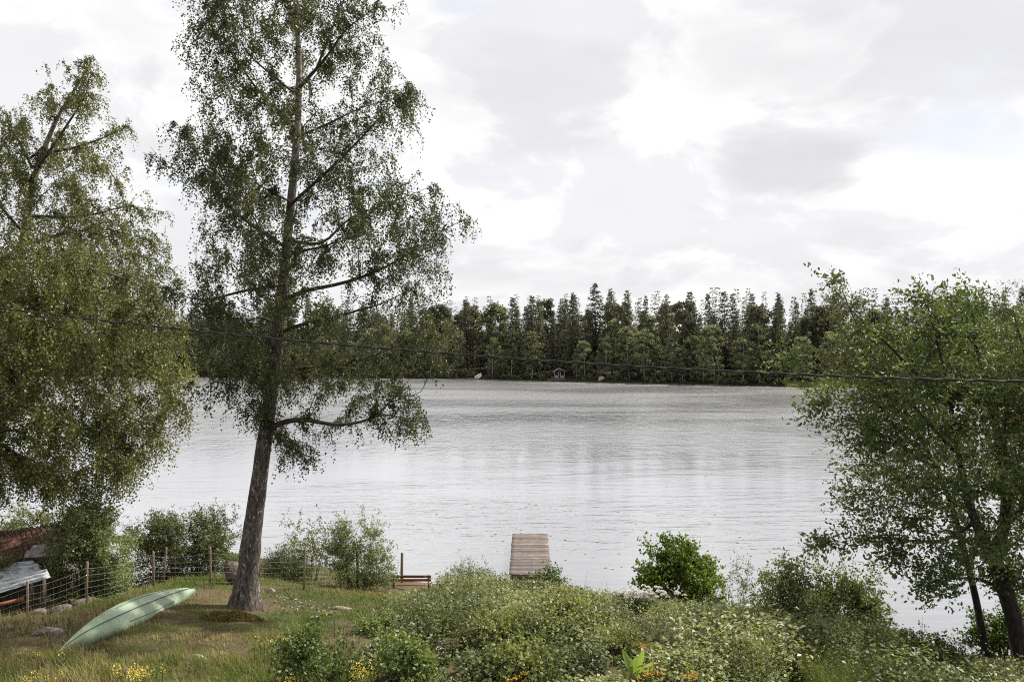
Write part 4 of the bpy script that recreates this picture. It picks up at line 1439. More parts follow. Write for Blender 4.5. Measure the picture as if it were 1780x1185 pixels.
# ------------------------------------------------------------------ sheds
def sheds():
    def tiles_fn(t, bs, out):
        v = objco(t)
        f = t.noise(v, 5, 7, .7)
        g = t.noise(t.mapping(v, loc=(3, 3, 3)), 2.2, 6, .65)
        c = t.mixc(f, (0.13, 0.050, 0.036), (0.24, 0.105, 0.075))
        c = t.mixc(t.mapr(g, .46, .60), c, (0.032, 0.033, 0.014))
        t.link(c, bs.inputs['Base Color'])
        bs.inputs['Roughness'].default_value = .95
        bump(t, bs, f, .6, .03)
    mt = material('mossy_clay_tile', tiles_fn)
    mwall = noise_mat('shed_boards', (0.06, 0.05, 0.042), (0.11, 0.09, 0.075), 6, .9, .5, .02, (3, 3, .3))
    r = np.random.default_rng(9)
    # red tiled shed: ridge corners and eave corners
    rt, rl = P(90, 913, 28.2), P(-60, 932, 27.2)
    et, el = P(112, 945, 26.6), P(-60, 990, 25.6)
    dn = (et - rt)
    root = thing('shed', 'old shed with a mossy red clay tile roof under the birches', 'shed', (rl[0] / 2 + rt[0] / 2, 27.0, float(terrain(-16.5, 27))))
    ux, vx = rt - rl, el - rl
    nrm = unit(np.cross(unit(ux), unit(vx)))
    if nrm[2] < 0:
        nrm = -nrm
    rows, cols = 7, 17
    tile = MB()
    lw, lh = np.linalg.norm(ux) / cols, np.linalg.norm(vx) / rows
    k = 7
    xs = np.linspace(-.5, .5, k)
    prof = .035 * np.sin(xs * 2 * np.pi)
    top = np.stack([xs * lw * 1.04, np.full(k, lh * .55), prof], 1)
    bot = np.stack([xs * lw * 1.04, np.full(k, -lh * .55), prof + .035], 1)
    V = np.concatenate([top, bot, top - [0, 0, .018], bot - [0, 0, .018]])
    i = np.arange(k - 1)
    F = np.concatenate([np.stack([i, i + k, i + k + 1, i + 1], 1), np.stack([i + k, i + 3 * k, i + 3 * k + 1, i + k + 1], 1)])
    tile.add(V, F)
    to = tile.build('tile', mt, smooth=True)
    me = to.data
    bpy.data.objects.remove(to)
    e1, e2 = unit(ux), unit(-vx + ux * np.dot(vx, ux) / np.dot(ux, ux))
    from mathutils import Matrix
    M = Matrix([[e1[0], e2[0], nrm[0]], [e1[1], e2[1], nrm[1]], [e1[2], e2[2], nrm[2]]])
    base = MB()
    q = [rl, rt, et, el]
    V = np.array([p - nrm * .05 for p in q] + [p - nrm * .12 for p in q])
    base.add(V, np.array([[0, 1, 2, 3], [7, 6, 5, 4], [0, 4, 5, 1], [1, 5, 6, 2], [2, 6, 7, 3], [3, 7, 4, 0]]))
    roof = base.build('roof', mt, root)
    for a in range(rows):
        for b_ in range(cols):
            fu, fv = (b_ + .5) / cols, (a + .5) / rows
            p = (rl * (1 - fu) + rt * fu) * (1 - fv) + (el * (1 - fu) + et * fu) * fv
            o = bpy.data.objects.new('tile', me)
            col.objects.link(o)
            o.parent = roof
            o.location = p - np.array(root['_o']) + r.normal(0, .006, 3)
            o.rotation_euler = (M.to_4x4() @ Matrix.Rotation(r.normal(0, .03), 4, 'Z')).to_euler()
    # back slope, gable and wall
    back = MB()
    off = np.array([.25, 1.7, -1.0])
    q2 = [rt, rl, rl + off, rt + off]
    back.add(np.array([p - nrm * .06 for p in q2] + [p - nrm * .12 for p in q2]), np.array([[0, 1, 2, 3], [7, 6, 5, 4], [0, 4, 5, 1], [1, 5, 6, 2], [2, 6, 7, 3], [3, 7, 4, 0]]))
    back.build('back_roof', mt, root)
    g = MB()
    inn = -unit(ux) * .2
    a_, b_, c_ = rt + inn - [0, 0, .1], et + inn - [0, 0, .12], rt + off + inn - [0, 0, .12]
    zb = float(terrain(a_[0], a_[1])) - .3
    g.add(np.array([a_, b_, [b_[0], b_[1], zb], [c_[0], c_[1], zb], c_]), [np.array([[0, 1, 2, 3]]), np.array([[0, 3, 4]])])
    g.build('gable_wall', mwall, root)
    w = MB()
    e0 = el - [0, -.15, .1]
    e1_ = et + inn - [0, -.15, .1]
    w.add(np.array([e0, e1_, [e1_[0], e1_[1], zb], [e0[0], e0[1], zb]]), np.array([[0, 1, 2, 3]]))
    w.build('front_wall', mwall, root)
    # bargeboard along the verge
    v_ = MB()
    v_.bar(rt + nrm * .02 + e1 * .03, et + nrm * .02 + e1 * .03, .03, .12, nrm)
    v_.build('bargeboard', noise_mat('red_board', (0.20, 0.075, 0.05), (0.13, 0.05, 0.04), 6, .85), root)

    # lichen-grey sheets on the low side roof
    mgrey = noise_mat('lichen_sheet', (0.34, 0.32, 0.31), (0.14, 0.13, 0.13), 7, .9, .6, .03, (1, 3, 1), .35, .7)
    mblue = noise_mat('weathered_zinc', (0.40, 0.42, 0.44), (0.10, 0.11, 0.115), 5, .6, .6, .03, (.6, 5, 1), .38, .68)
    mrust = noise_mat('rust_board', (0.30, 0.125, 0.06), (0.18, 0.07, 0.04), 6, .8, .4, .02)

    def sheet(name, c4, ridges, amp, mat, parent):
        c4 = np.array(c4)
        nu, nv = 14, ridges * 6 + 1
        u, v = np.meshgrid(np.linspace(0, 1, nu), np.linspace(0, 1, nv), indexing='ij')
        p = ((c4[0] * (1 - u[..., None]) + c4[1] * u[..., None]) * (1 - v[..., None]) + (c4[3] * (1 - u[..., None]) + c4[2] * u[..., None]) * v[..., None])
        nn = unit(np.cross(c4[1] - c4[0], c4[3] - c4[0]))
        if nn[2] < 0:
            nn = -nn
        p = p + nn * (amp * np.sin(v * ridges * 2 * np.pi) + r.normal(0, .004, u.shape))[..., None]
        idx = np.arange(nu * nv).reshape(nu, nv)
        F = np.stack([idx[:-1, :-1], idx[1:, :-1], idx[1:, 1:], idx[:-1, 1:]], -1).reshape(-1, 4)
        o = mesh_obj(name, p.reshape(-1, 3), F, mat, parent, smooth=False)
        s = o.modifiers.new('t', 'SOLIDIFY')
        s.thickness = .012
        return o
    lt = thing('lean_to', 'low lean-to roofed with lichen-grey corrugated sheets beside the red shed', 'shelter', (-15.2, 25.9, float(terrain(-15.2, 25.9))))
    sheet('roof_sheet', [P(58, 949, 26.2), P(118, 940, 26.4), P(112, 955, 25.6), P(52, 958, 25.6)], 2, .03, mgrey, lt)
    sheet('roof_sheet', [P(46, 957, 25.6), P(108, 953, 25.7), P(100, 966, 25.1), P(42, 969, 25.1)], 2, .03, mgrey, lt)
    for px in (44, 106):
        q = P(px, 962, 25.5)
        mb = MB()
        mb.bar([q[0], q[1], float(terrain(q[0], q[1])) - .2], q - [0, 0, .08], .09, .09, (1, 0, 0))
        mb.build('post', M_dock_dark, lt)
    mb = MB()
    mb.bar(P(42, 972, 25.2), P(104, 968, 25.2), .05, .1)
    mb.build('beam', M_dock_dark, lt)
    ws = thing('wood_shelter', 'low shelter covered with pale blue-grey metal sheets at the left edge', 'shelter', (-15.5, 24.0, float(terrain(-15.5, 24.0))))
    sheet('metal_sheet', [P(-70, 992, 24.8), P(56, 974, 24.9), P(72, 984, 24.5), P(-70, 1003, 24.4)], 2, .025, mblue, ws)
    sheet('metal_sheet', [P(-70, 1006, 24.4), P(66, 984, 24.5), P(74, 992, 24.2), P(-70, 1020, 24.1)], 2, .035, mblue, ws)
    sheet('metal_sheet', [P(-70, 1020, 24.0), P(82, 990, 24.1), P(88, 1003, 23.6), P(-70, 1052, 23.3)], 3, .04, mblue, ws)
    mb = MB()
    mb.bar(P(-70, 1066, 23.2), P(42, 1040, 23.5), .04, .11)
    mb.build('rust_beam', mrust, ws)
    for px, py in ((-40, 1020), (52, 1004), (76, 998)):
        q = P(px, py, 24.0)
        mb = MB()
        mb.bar([q[0], q[1], float(terrain(q[0], q[1])) - .2], q - [0, 0, .08], .1, .1, (1, 0, 0))
        mb.build('post', M_dock_dark, ws)
    mb = MB()
    for i in range(5):
        mb.bar(P(-70, 1022 + i * 9, 24.15), P(66, 1006 + i * 9, 24.35), .04, .12)
    tag(mb.build('back_boards', M_dock_dark, ws), kind='stuff')


sheds()


# ------------------------------------------------------------------ stones
def stone(name, label, px, py, w, h, dpt, mat, seed, d=None, group=None, sink=.42):
    r = np.random.default_rng(seed)
    g = G(px, py) if d is None else np.array([(px - CX) * d / FPX, d, float(terrain((px - CX) * d / FPX, d))])
    nu, nv = 20, 12
    u = np.linspace(0, 2 * np.pi, nu, endpoint=False)
    v = np.linspace(-np.pi / 2, np.pi / 2, nv)
    U, Vv = np.meshgrid(u, v)
    n3 = unit(r.normal(0, 1, (9, 3)))
    dirs = np.stack([np.cos(Vv) * np.cos(U), np.cos(Vv) * np.sin(U), np.sin(Vv)], -1)
    rad = np.ones(U.shape)
    for q in n3:        # flattened facets
        dt = dirs @ q
        rad = np.minimum(rad, np.where(dt > .2, r.uniform(.5, .85) / np.maximum(dt, .2), 9))
    rad = rad + r.normal(0, .045, rad.shape)
    rad[:, :] = np.where((np.abs(Vv) > 1.55), rad.mean(1, keepdims=True), rad)
    V = (dirs * rad[..., None] * [w / 2, dpt / 2, h / 2] * 1.15).reshape(-1, 3) + g + [0, 0, h * (.5 - sink)]
    idx = np.arange(nu * nv).reshape(nv, nu)
    F = np.stack([idx[:-1], np.roll(idx[:-1], -1, 1), np.roll(idx[1:], -1, 1), idx[1:]], -1).reshape(-1, 4)
    o = mesh_obj(name, V, F, mat, smooth=False, origin=g)
    tag(o, label, 'rock', group)


stone('boulder', 'moss-topped boulder right behind the second fence post from the left', 163, 1050, 1.3, .8, .9, M_rock, 1, d=23.6)
stone('boulder', 'dark mossy boulder between the metal shelter and the fence', 108, 1050, .8, .6, .7, M_rock, 2, d=23.8)
stone('boulder', 'upright brown stone just left of the birch trunk behind the fence', 404, 1010, .55, .8, .5, M_rock, 3, d=24.6, sink=.1)
stone('stone', 'low pale stone in the grass beside the near tip of the canoe', 85, 1101, .62, .22, .35, M_pale_rock, 4)
stone('stone', 'small white stone on the grass right of the birch trunk', 470, 1030, .26, .2, .2, M_pale_rock, 5)
stone('stone', 'flat stone in the bare patch right of the birch trunk', 592, 1058, .55, .12, .35, M_pale_rock, 6)
stone('stone', 'small flat stone below the bare patch near the rose bush', 545, 1075, .3, .1, .22, M_pale_rock, 7)
stone('stone', 'grey stone by the left foot of the fence near the metal shelter', 68, 1066, .5, .3, .4, M_rock, 8)
stone('stone', 'low pale stone in the grass below the birch trunk', 342, 1146, .4, .14, .28, M_pale_rock, 10)


def moss_mound():
    r = np.random.default_rng(14)
    c = G(405, 1076)
    n = 2600
    a, q = r.uniform(0, 2 * np.pi, n), r.random(n) ** .5
    x, y = c[0] + np.cos(a) * q * .75 * (.6 + .8 * fbm(np.cos(a) * 2 + 5, np.sin(a) * 2 + 5, 3)), c[1] + np.sin(a) * q * .5
    z = terrain(x, y) + .26 * (1 - q ** 2) * fbm(x * 4, y * 4, 8) - .01
    B = np.stack([x, y, z], 1)
    ax = unit(np.stack([np.cos(a) * q, np.sin(a) * q, np.full(n, .6)], 1) + r.normal(0, .35, (n, 3)))
    V, F = leaf_faces(B, ax, .09, .02, r)
    m = leaf_mat('moss_tuft', [(0, (0.05, 0.040, 0.018)), (.5, (0.11, 0.09, 0.03)), (1, (0.20, 0.155, 0.055))], .2, .8, .1)
    o = mesh_obj('moss_mound', V, F, m, tint=r.random(n), origin=c)
    tag(o, 'yellow-brown mossy mound at the foot of the birch trunk', 'moss mound')


moss_mound()


def litter():
    r = np.random.default_rng(40)
    n = 240
    a, q = r.uniform(0, 2 * np.pi, n), r.random(n) ** .6
    x, y = -6.1 + np.cos(a) * q * 1.5, 21.6 + np.sin(a) * q * 1.1
    B = np.stack([x, y, terrain(x, y) + .015], 1)
    th = r.uniform(0, 6.28, n)
    A = unit(np.stack([np.cos(th), np.sin(th), r.normal(0, .25, n)], 1))
    V, F = leaf_faces(B, A, r.uniform(.04, .14, n), r.uniform(.03, .06, n), r, .1)
    m = leaf_mat('bark_chip', [(0, (.10, .07, .055)), (.6, (.19, .14, .12)), (1, (.34, .28, .25))], .05, .8, .2)
    o = mesh_obj('bark_litter', V, F, m, tint=r.random(n))
    tag(o, 'pinkish bark chips on the bare patch right of the birch trunk', 'litter', kind='stuff')


litter()


# ------------------------------------------------------------------ flowers and herbs
def flowers(name, label, spots, d, mat, kind, seed, h=0.6, per=26, sz=.026, leafmat=None, group=None):
    """spots: pixel positions of flower heads at distance d"""
    r = np.random.default_rng(seed)
    pts = [P(px, py, d + r.uniform(-.4, .4)) for px, py in spots]
    c = np.mean(pts, 0)
    zb = float(terrain(c[0], c[1]))
    root = thing(name, label, 'flowers', (c[0], c[1], zb), group)
    st, B, A, LB, LA = MB(), [], [], [], []
    for p in pts:
        g = np.array([p[0] + r.normal(0, .05), p[1] + r.normal(0, .05), 0])
        g[2] = float(terrain(g[0], g[1])) - .03
        st.tube([g, (g + p) / 2 + r.normal(0, .02, 3), p], [.006, .005, .003], 3, False)
        k = per
        if kind == 'spire':
            t = r.random(k)
            th = r.uniform(0, 2 * np.pi, k)
            wd = .045 * (1 - .75 * t)
            B.append(p + np.stack([np.cos(th) * wd, np.sin(th) * wd, t * .22 - .16], 1))
            A.append(unit(np.stack([np.cos(th), np.sin(th), np.full(k, .5)], 1)))
        else:
            th, q = r.uniform(0, 2 * np.pi, k), r.random(k) ** .5
            B.append(p + np.stack([np.cos(th) * q * .055, np.sin(th) * q * .055, -.03 * q ** 2], 1))
            A.append(unit(np.stack([np.cos(th) * q, np.sin(th) * q, np.full(k, .45)], 1) + r.normal(0, .2, (k, 3))))
        m = 22
        t = r.random(m)
        th = r.uniform(0, 2 * np.pi, m)
        LB.append(g + (p - [0, 0, .12] - g) * t[:, None])
        LA.append(unit(np.stack([np.cos(th), np.sin(th), np.full(m, .35)], 1)))
    tag(st.build('stems', M_leaf_shrub, root), kind='stuff')
    B, A = np.concatenate(B), np.concatenate(A)
    V, F = leaf_faces(B, A, sz, sz * .8, r)
    mesh_obj('blossom', V, F, mat, root, tint=r.random(len(B)))
    B, A = np.concatenate(LB), np.concatenate(LA)
    V, F = leaf_faces(B, A, .085, .022, r)
    mesh_obj('leaves', V, F, leafmat or M_leaf_fresh, root, tint=r.random(len(B)) * .7)


rs = np.random.default_rng(77)
def scat(cx, cy, rx, ry, n):
    return [(cx + rs.normal(0, rx / 2), cy + rs.normal(0, ry / 2)) for _ in range(n)]


flowers('loosestrife_clump', 'clump of yellow flower spires at the bottom edge below the canoe', scat(238, 1166, 34, 12, 18), 14.6, M_yellow, 'spire', 1)
flowers('loosestrife_clump', 'few yellow flower spires at the bottom left corner', scat(80, 1178, 60, 10, 9), 14.6, M_yellow, 'spire', 2)
flowers('loosestrife_clump', 'loose yellow flowers in the grass below the canoe tip', scat(55, 1135, 60, 16, 9), 15.6, M_yellow, 'head', 3, per=9)
flowers('loosestrife_clump', 'yellow flower spires at the foot of the rose bush', scat(630, 1166, 30, 18, 18), 14.3, M_yellow, 'spire', 4)
flowers('loosestrife_clump', 'pale yellow flowers just left of the rose bush', scat(478, 1112, 26, 8, 10), 16.0, M_yellow, 'spire', 5, per=12)
flowers('loosestrife_clump', 'yellow flowers below the rose bush at the bottom edge', scat(505, 1180, 26, 8, 10), 14.0, M_yellow, 'spire', 6)
flowers('meadowsweet_clump', 'loose drift of white flowers in the thicket right of the rose bush', scat(725, 1140, 66, 40, 60), 16.6, M_white_petal, 'head', 7, per=22)
flowers('meadowsweet_clump', 'dense bank of whitish flowers at the water left of the alder bush', scat(1098, 1031, 66, 10, 150), 25.5, M_white_petal, 'head', 8, per=30, sz=.045)
flowers('meadowsweet_clump', 'faded pinkish flower heads in the middle of the thicket', scat(1130, 1080, 60, 16, 26), 20.5, leaf_mat('faded_petal', [(0, (.22, .15, .12)), (1, (.36, .27, .22))], .2, .7, .1), 'head', 9, per=16)
flowers('hawkweed_clump', 'orange flowers beside the big light green leaves at the bottom edge', scat(1140, 1165, 30, 14, 16), 14.4, M_orange, 'head', 10, per=14)
flowers('hawkweed_clump', 'orange flowers at the bottom edge right of the light green leaves', scat(1200, 1172, 26, 10, 8), 14.3, M_orange, 'head', 11, per=14)
flowers('hawkweed_clump', 'three orange flowers above the big light green leaves', [(1113, 1118), (1116, 1124), (1137, 1132)], 15.6, M_orange, 'head', 12, per=16)
flowers('hawkweed_clump', 'orange flowers at the bottom edge below the thicket middle', scat(905, 1178, 26, 7, 9), 14.0, M_orange, 'head', 13, per=14)


def broadleaf():
    r = np.random.default_rng(6)
    d = 14.8
    c = P(1098, 1190, d)
    c[2] = float(terrain(c[0], c[1]))
    root = thing('broadleaf_plant', 'plant with a few big light green upright leaves at the bottom edge', 'plant', tuple(c))
    def leafm(t, bs, out):
        f = t.noise(objco(t), 9, 5, .6)
        t.link(t.mixc(f, (0.13, 0.19, 0.03), (0.23, 0.30, 0.07)), bs.inputs['Base Color'])
        bs.inputs['Roughness'].default_value = .45
        tr = t.n('ShaderNodeBsdfTranslucent')
        tr.inputs[0].default_value = (.30, .40, .06, 1)
        mx = t.n('ShaderNodeMixShader')
        mx.inputs[0].default_value = .45
        t.link(bs.outputs[0], mx.inputs[1])
        t.link(tr.outputs[0], mx.inputs[2])
        t.link(mx.outputs[0], out.inputs[0])
    m = material('big_leaf', leafm)
    for tipx, tipy, L, w in ((1082, 1128, .40, .12), (1106, 1140, .36, .15), (1093, 1146, .42, .14), (1118, 1128, .3, .12), (1135, 1150, .34, .14), (1078, 1160, .3, .1), (1150, 1176, .3, .13)):
        tip = P(tipx, tipy, d + r.uniform(-.3, .3))
        b0 = c + [r.normal(0, .06), r.normal(0, .06), 0]
        ax = tip - b0
        ln = np.linalg.norm(ax)
        n = 9
        t = np.linspace(0, 1, n)
        p = b0 + ax * t[:, None] + np.array([0, 0, 1.0]) * (np.sin(np.pi * t) * .07)[:, None]
        sd = unit(np.cross(ax, [0.2, -1, .4]))
        f = np.clip((t - .38) / .62, 0, 1)
        wd = np.where(t < .38, .006, w / 2 * np.sin(np.pi * np.clip(f * .93 + .07, 0, 1)) ** .7 + .004)
        up = unit(np.cross(sd, ax))
        V = np.concatenate([p - sd * wd[:, None] + up * (wd * .3)[:, None], p, p + sd * wd[:, None] + up * (wd * .3)[:, None]])
        i = np.arange(n - 1)
        F = np.concatenate([np.stack([i, i + 1, i + n + 1, i + n], 1), np.stack([i + n, i + n + 1, i + 2 * n + 1, i + 2 * n], 1)])
        mesh_obj('leaf', V, F, m, root, smooth=True)
    # dried mullein stalk in front of the alder bush
    q0, q1 = G(1184, 1062), None
    q1 = P(1183, 1014, q0[1])
    mb = MB()
    tt = np.linspace(0, 1, 14)
    mb.tube(q0 - [0, 0, .05] + (q1 - q0) * tt[:, None] + r.normal(0, .004, (14, 3)), np.interp(tt, [0, .2, .5, .95, 1], [.02, .035, .045, .035, .008]), 7)
    o = mb.build('dried_stalk', noise_mat('dry_stalk', (0.24, 0.18, 0.10), (0.13, 0.10, 0.05), 30, .9, .8, .02), origin=q0)
    tag(o, 'upright dried brown stalk standing before the alder bush', 'plant stalk')


broadleaf()


# ------------------------------------------------------------------ lily pads and driftwood
def pads():
    r = np.random.default_rng(18)
    V, F3 = [], []
    n = 0
    spots = [(900, 930, 150, 45, 70), (1060, 960, 110, 45, 45), (1330, 955, 70, 28, 50), (1120, 905, 160, 25, 40), (880, 885, 160, 18, 40), (980, 880, 120, 10, 20), (1230, 830, 160, 10, 14), (560, 905, 150, 20, 24)]
    for cx, cy, rx, ry, k in spots:
        for _ in range(k // 3):
            px, py = cx + r.normal(0, rx / 2), cy + r.normal(0, ry / 2)
            d = CAM_Z * FPX / (py - CY)
            x = (px - CX) * d / FPX
            if d < np.interp(x, SHX, SHY) + 1.5 or (-.3 < x < 2.1 and 31 < d < 40.5):
                continue
            rad = r.uniform(.04, .10)
            a0 = r.uniform(0, 6.28)
            th = a0 + np.linspace(.25, 6.03, 11)
            V.append(np.concatenate([[[x, d, .012]], np.stack([x + np.cos(th) * rad, d + np.sin(th) * rad, np.full(11, .011) + r.uniform(0, .012, 11)], 1)]))
            F3.append(np.stack([np.full(10, n), n + 1 + np.arange(10), n + 2 + np.arange(10)], 1))
            n += 12
    o = mesh_obj('lily_pads', np.concatenate(V), np.concatenate(F3), M_pad)
    tag(o, 'small pale lily pads scattered on the water around the jetty', 'lily pads', kind='stuff')


pads()

# ------------------------------------------------------------------ overhead cable
def cable():
    pts = np.array([(-900, 395), (-450, 470), (0, 533), (300, 573), (640, 604), (890, 623), (1200, 642), (1500, 655), (1780, 662.5), (2300, 666), (2700, 664)], float)
    px = np.linspace(-900, 2700, 700)
    cf = np.polyfit(pts[:, 0], pts[:, 1], 3)
    py = np.polyval(cf, px)
    d = np.interp(px, [-900, 0, 1780, 2700], [13.5, 11.3, 7.7, 6.0])
    q = np.stack([(px - CX) * d / FPX, d, CAM_Z - (py - CY) * d / FPX], 1)
    s = np.concatenate([[0], np.cumsum(np.linalg.norm(np.diff(q, axis=0), axis=1))])
    root = thing('overhead_cable', 'black twisted overhead cable crossing in front of the trees', 'cable', tuple(q[350]))
    for ph in (0, np.pi):
        a = s * 2 * np.pi / 0.55 + ph
        off = np.stack([np.zeros_like(a), np.cos(a), np.sin(a)], 1) * .0075
        mb = MB()
        mb.tube(q + off, .0078, 6)
        mb.build('strand', M_cable, root, smooth=True)


cable()


# ------------------------------------------------------------------ far shore
def spruce_mesh(r, H, W, n_wh, nb, quads=5, droop=.25, sparse=0.0):
    """spruce foliage: whorls of drooping boughs made of needle sprays"""
    B, A, Ls, Ws, T = [], [], [], [], []
    z0 = H * r.uniform(.08, .2)
    for k in range(n_wh):
        f = (k + r.uniform(-.3, .3)) / n_wh
        f = min(max(f, 0), 1)
        z = z0 + (H - z0) * f
        ln = W * ((1 - f) ** .72) * r.uniform(.75, 1.15) + .12
        m = max(4, int(nb * (1 - .45 * f)))
        a0 = r.uniform(0, 6.28)
        for j in range(m):
            if r.random() < sparse:
                continue
            a = a0 + j * 2 * np.pi / m + r.normal(0, .18)
            l = ln * r.uniform(.65, 1.12)
            dr = droop * (1 - f * .9) + r.normal(0, .06)
            o = np.array([math.cos(a), math.sin(a), 0])
            zj = r.normal(0, .28)
            for q in range(quads):
                t = (q + r.uniform(.1, 1.0)) / quads
                p = np.array([0, 0, z + zj * (1 - f * .6)]) + o * l * t * .92 + np.array([0, 0, -dr * l * t + .18 * l * t * t])
                sa = a + r.normal(0, .8) * (.4 + .6 * t)
                B.append(p)
                A.append([math.cos(sa), math.sin(sa), r.uniform(-1.5, .45)])
                s = .24 + .30 * l / W
                Ls.append(s * 1.5 * r.uniform(.7, 1.3))
                Ws.append(s * .8 * r.uniform(.7, 1.3))
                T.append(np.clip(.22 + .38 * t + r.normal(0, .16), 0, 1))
    B, A = np.array(B), unit(np.array(A))
    V, F = leaf_faces(B, A, np.array(Ls), np.array(Ws), r, .22)
    return V, F, np.array(T)


def clump_mesh(r, centres, rad, per, size, tint_up=True):
    n = len(centres) * per
    c = np.repeat(centres, per, 0)
    rr = np.repeat(rad, per)
    dv = unit(r.normal(0, 1, (n, 3)))
    B = c + dv * (rr * r.random(n) ** .45)[:, None] * [1, 1, .75]
    A = unit(dv * .6 + r.normal(0, 1, (n, 3)) + [0, 0, -.2])
    sz = size * r.uniform(.6, 1.25, n)
    V, F = leaf_faces(B, A, sz, sz * .7, r)
    ct = np.repeat(r.random(len(centres)), per)
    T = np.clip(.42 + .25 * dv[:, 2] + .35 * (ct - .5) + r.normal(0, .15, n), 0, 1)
    return V, F, T


def proto(name, kind, r, H):
    root = bpy.data.objects.new(name, None)
    col.objects.link(root)
    root['_o'] = [0.0, 0.0, 0.0]
    if kind == 'spruce':
        W = H * r.uniform(.17, .24)
        V, F, T = spruce_mesh(r, H, W, int(H * 2.6), 9, 6, r.uniform(.2, .42), .12)
        mesh_obj('crown', V, F, M_needle, root, tint=T)
        mb = MB()
        mb.tube([[0, 0, -.6], [.05, 0, H * .3], [0, .04, H * .7], [0, 0, H * .995]], [H * .011, H * .009, H * .004, .015], 6)
        mb.build('trunk', M_bark, root, smooth=True)
    elif kind == 'pine':
        n = 46
        f = r.uniform(.42, 1, n)
        a = r.uniform(0, 6.28, n)
        rr = H * .15 * np.sqrt(np.clip(1.15 - ((f - .62) / .45) ** 2, .08, 1)) * r.uniform(.3, 1, n)
        c = np.stack([np.cos(a) * rr, np.sin(a) * rr, f * H * .97], 1)
        V, F, T = clump_mesh(r, c, np.full(n, H * .048) * r.uniform(.7, 1.3, n), 55, .55)
        mesh_obj('crown', V, F, M_needle, root, tint=np.clip(T + .12, 0, 1))
        mb = MB()
        tr = np.array([[0, 0, -.6], [.08, .05, H * .35], [0, .12, H * .7], [0, 0, H * .94]])
        mb.tube(tr, [H * .012, H * .010, H * .006, .03], 6)
        for q in c[::2]:
            mb.tube([[0, .05, q[2] - H * .05], q], [.05, .02], 3, False)
        mb.build('trunk', M_pine_bark, root, smooth=True)
    else:
        n = 84
        f = r.uniform(.2, 1, n)
        a = r.uniform(0, 6.28, n)
        rr = H * r.uniform(.15, .23) * np.sqrt(np.clip(1 - ((f - r.uniform(.48, .62)) / .5) ** 2, .03, 1)) * r.random(n) ** .5
        c = np.stack([np.cos(a) * rr, np.sin(a) * rr, f * H * .96], 1)
        V, F, T = clump_mesh(r, c, H * .048 * r.uniform(.5, 1.5, n), 44, .36)
        mesh_obj('crown', V, F, M_far_leaf, root, tint=T)
        mb = MB()
        mb.tube([[0, 0, -.6], [.1, 0, H * .3], [.04, .1, H * .6], [0, 0, H * .92]], [H * .011, H * .009, H * .005, .02], 6)
        for q in c[::3]:
            mb.tube([[.05, .05, max(.2 * H, q[2] - H * .12)], q], [.04, .015], 3, False)
        mb.build('trunk', M_white_bark, root, smooth=True)
    return root


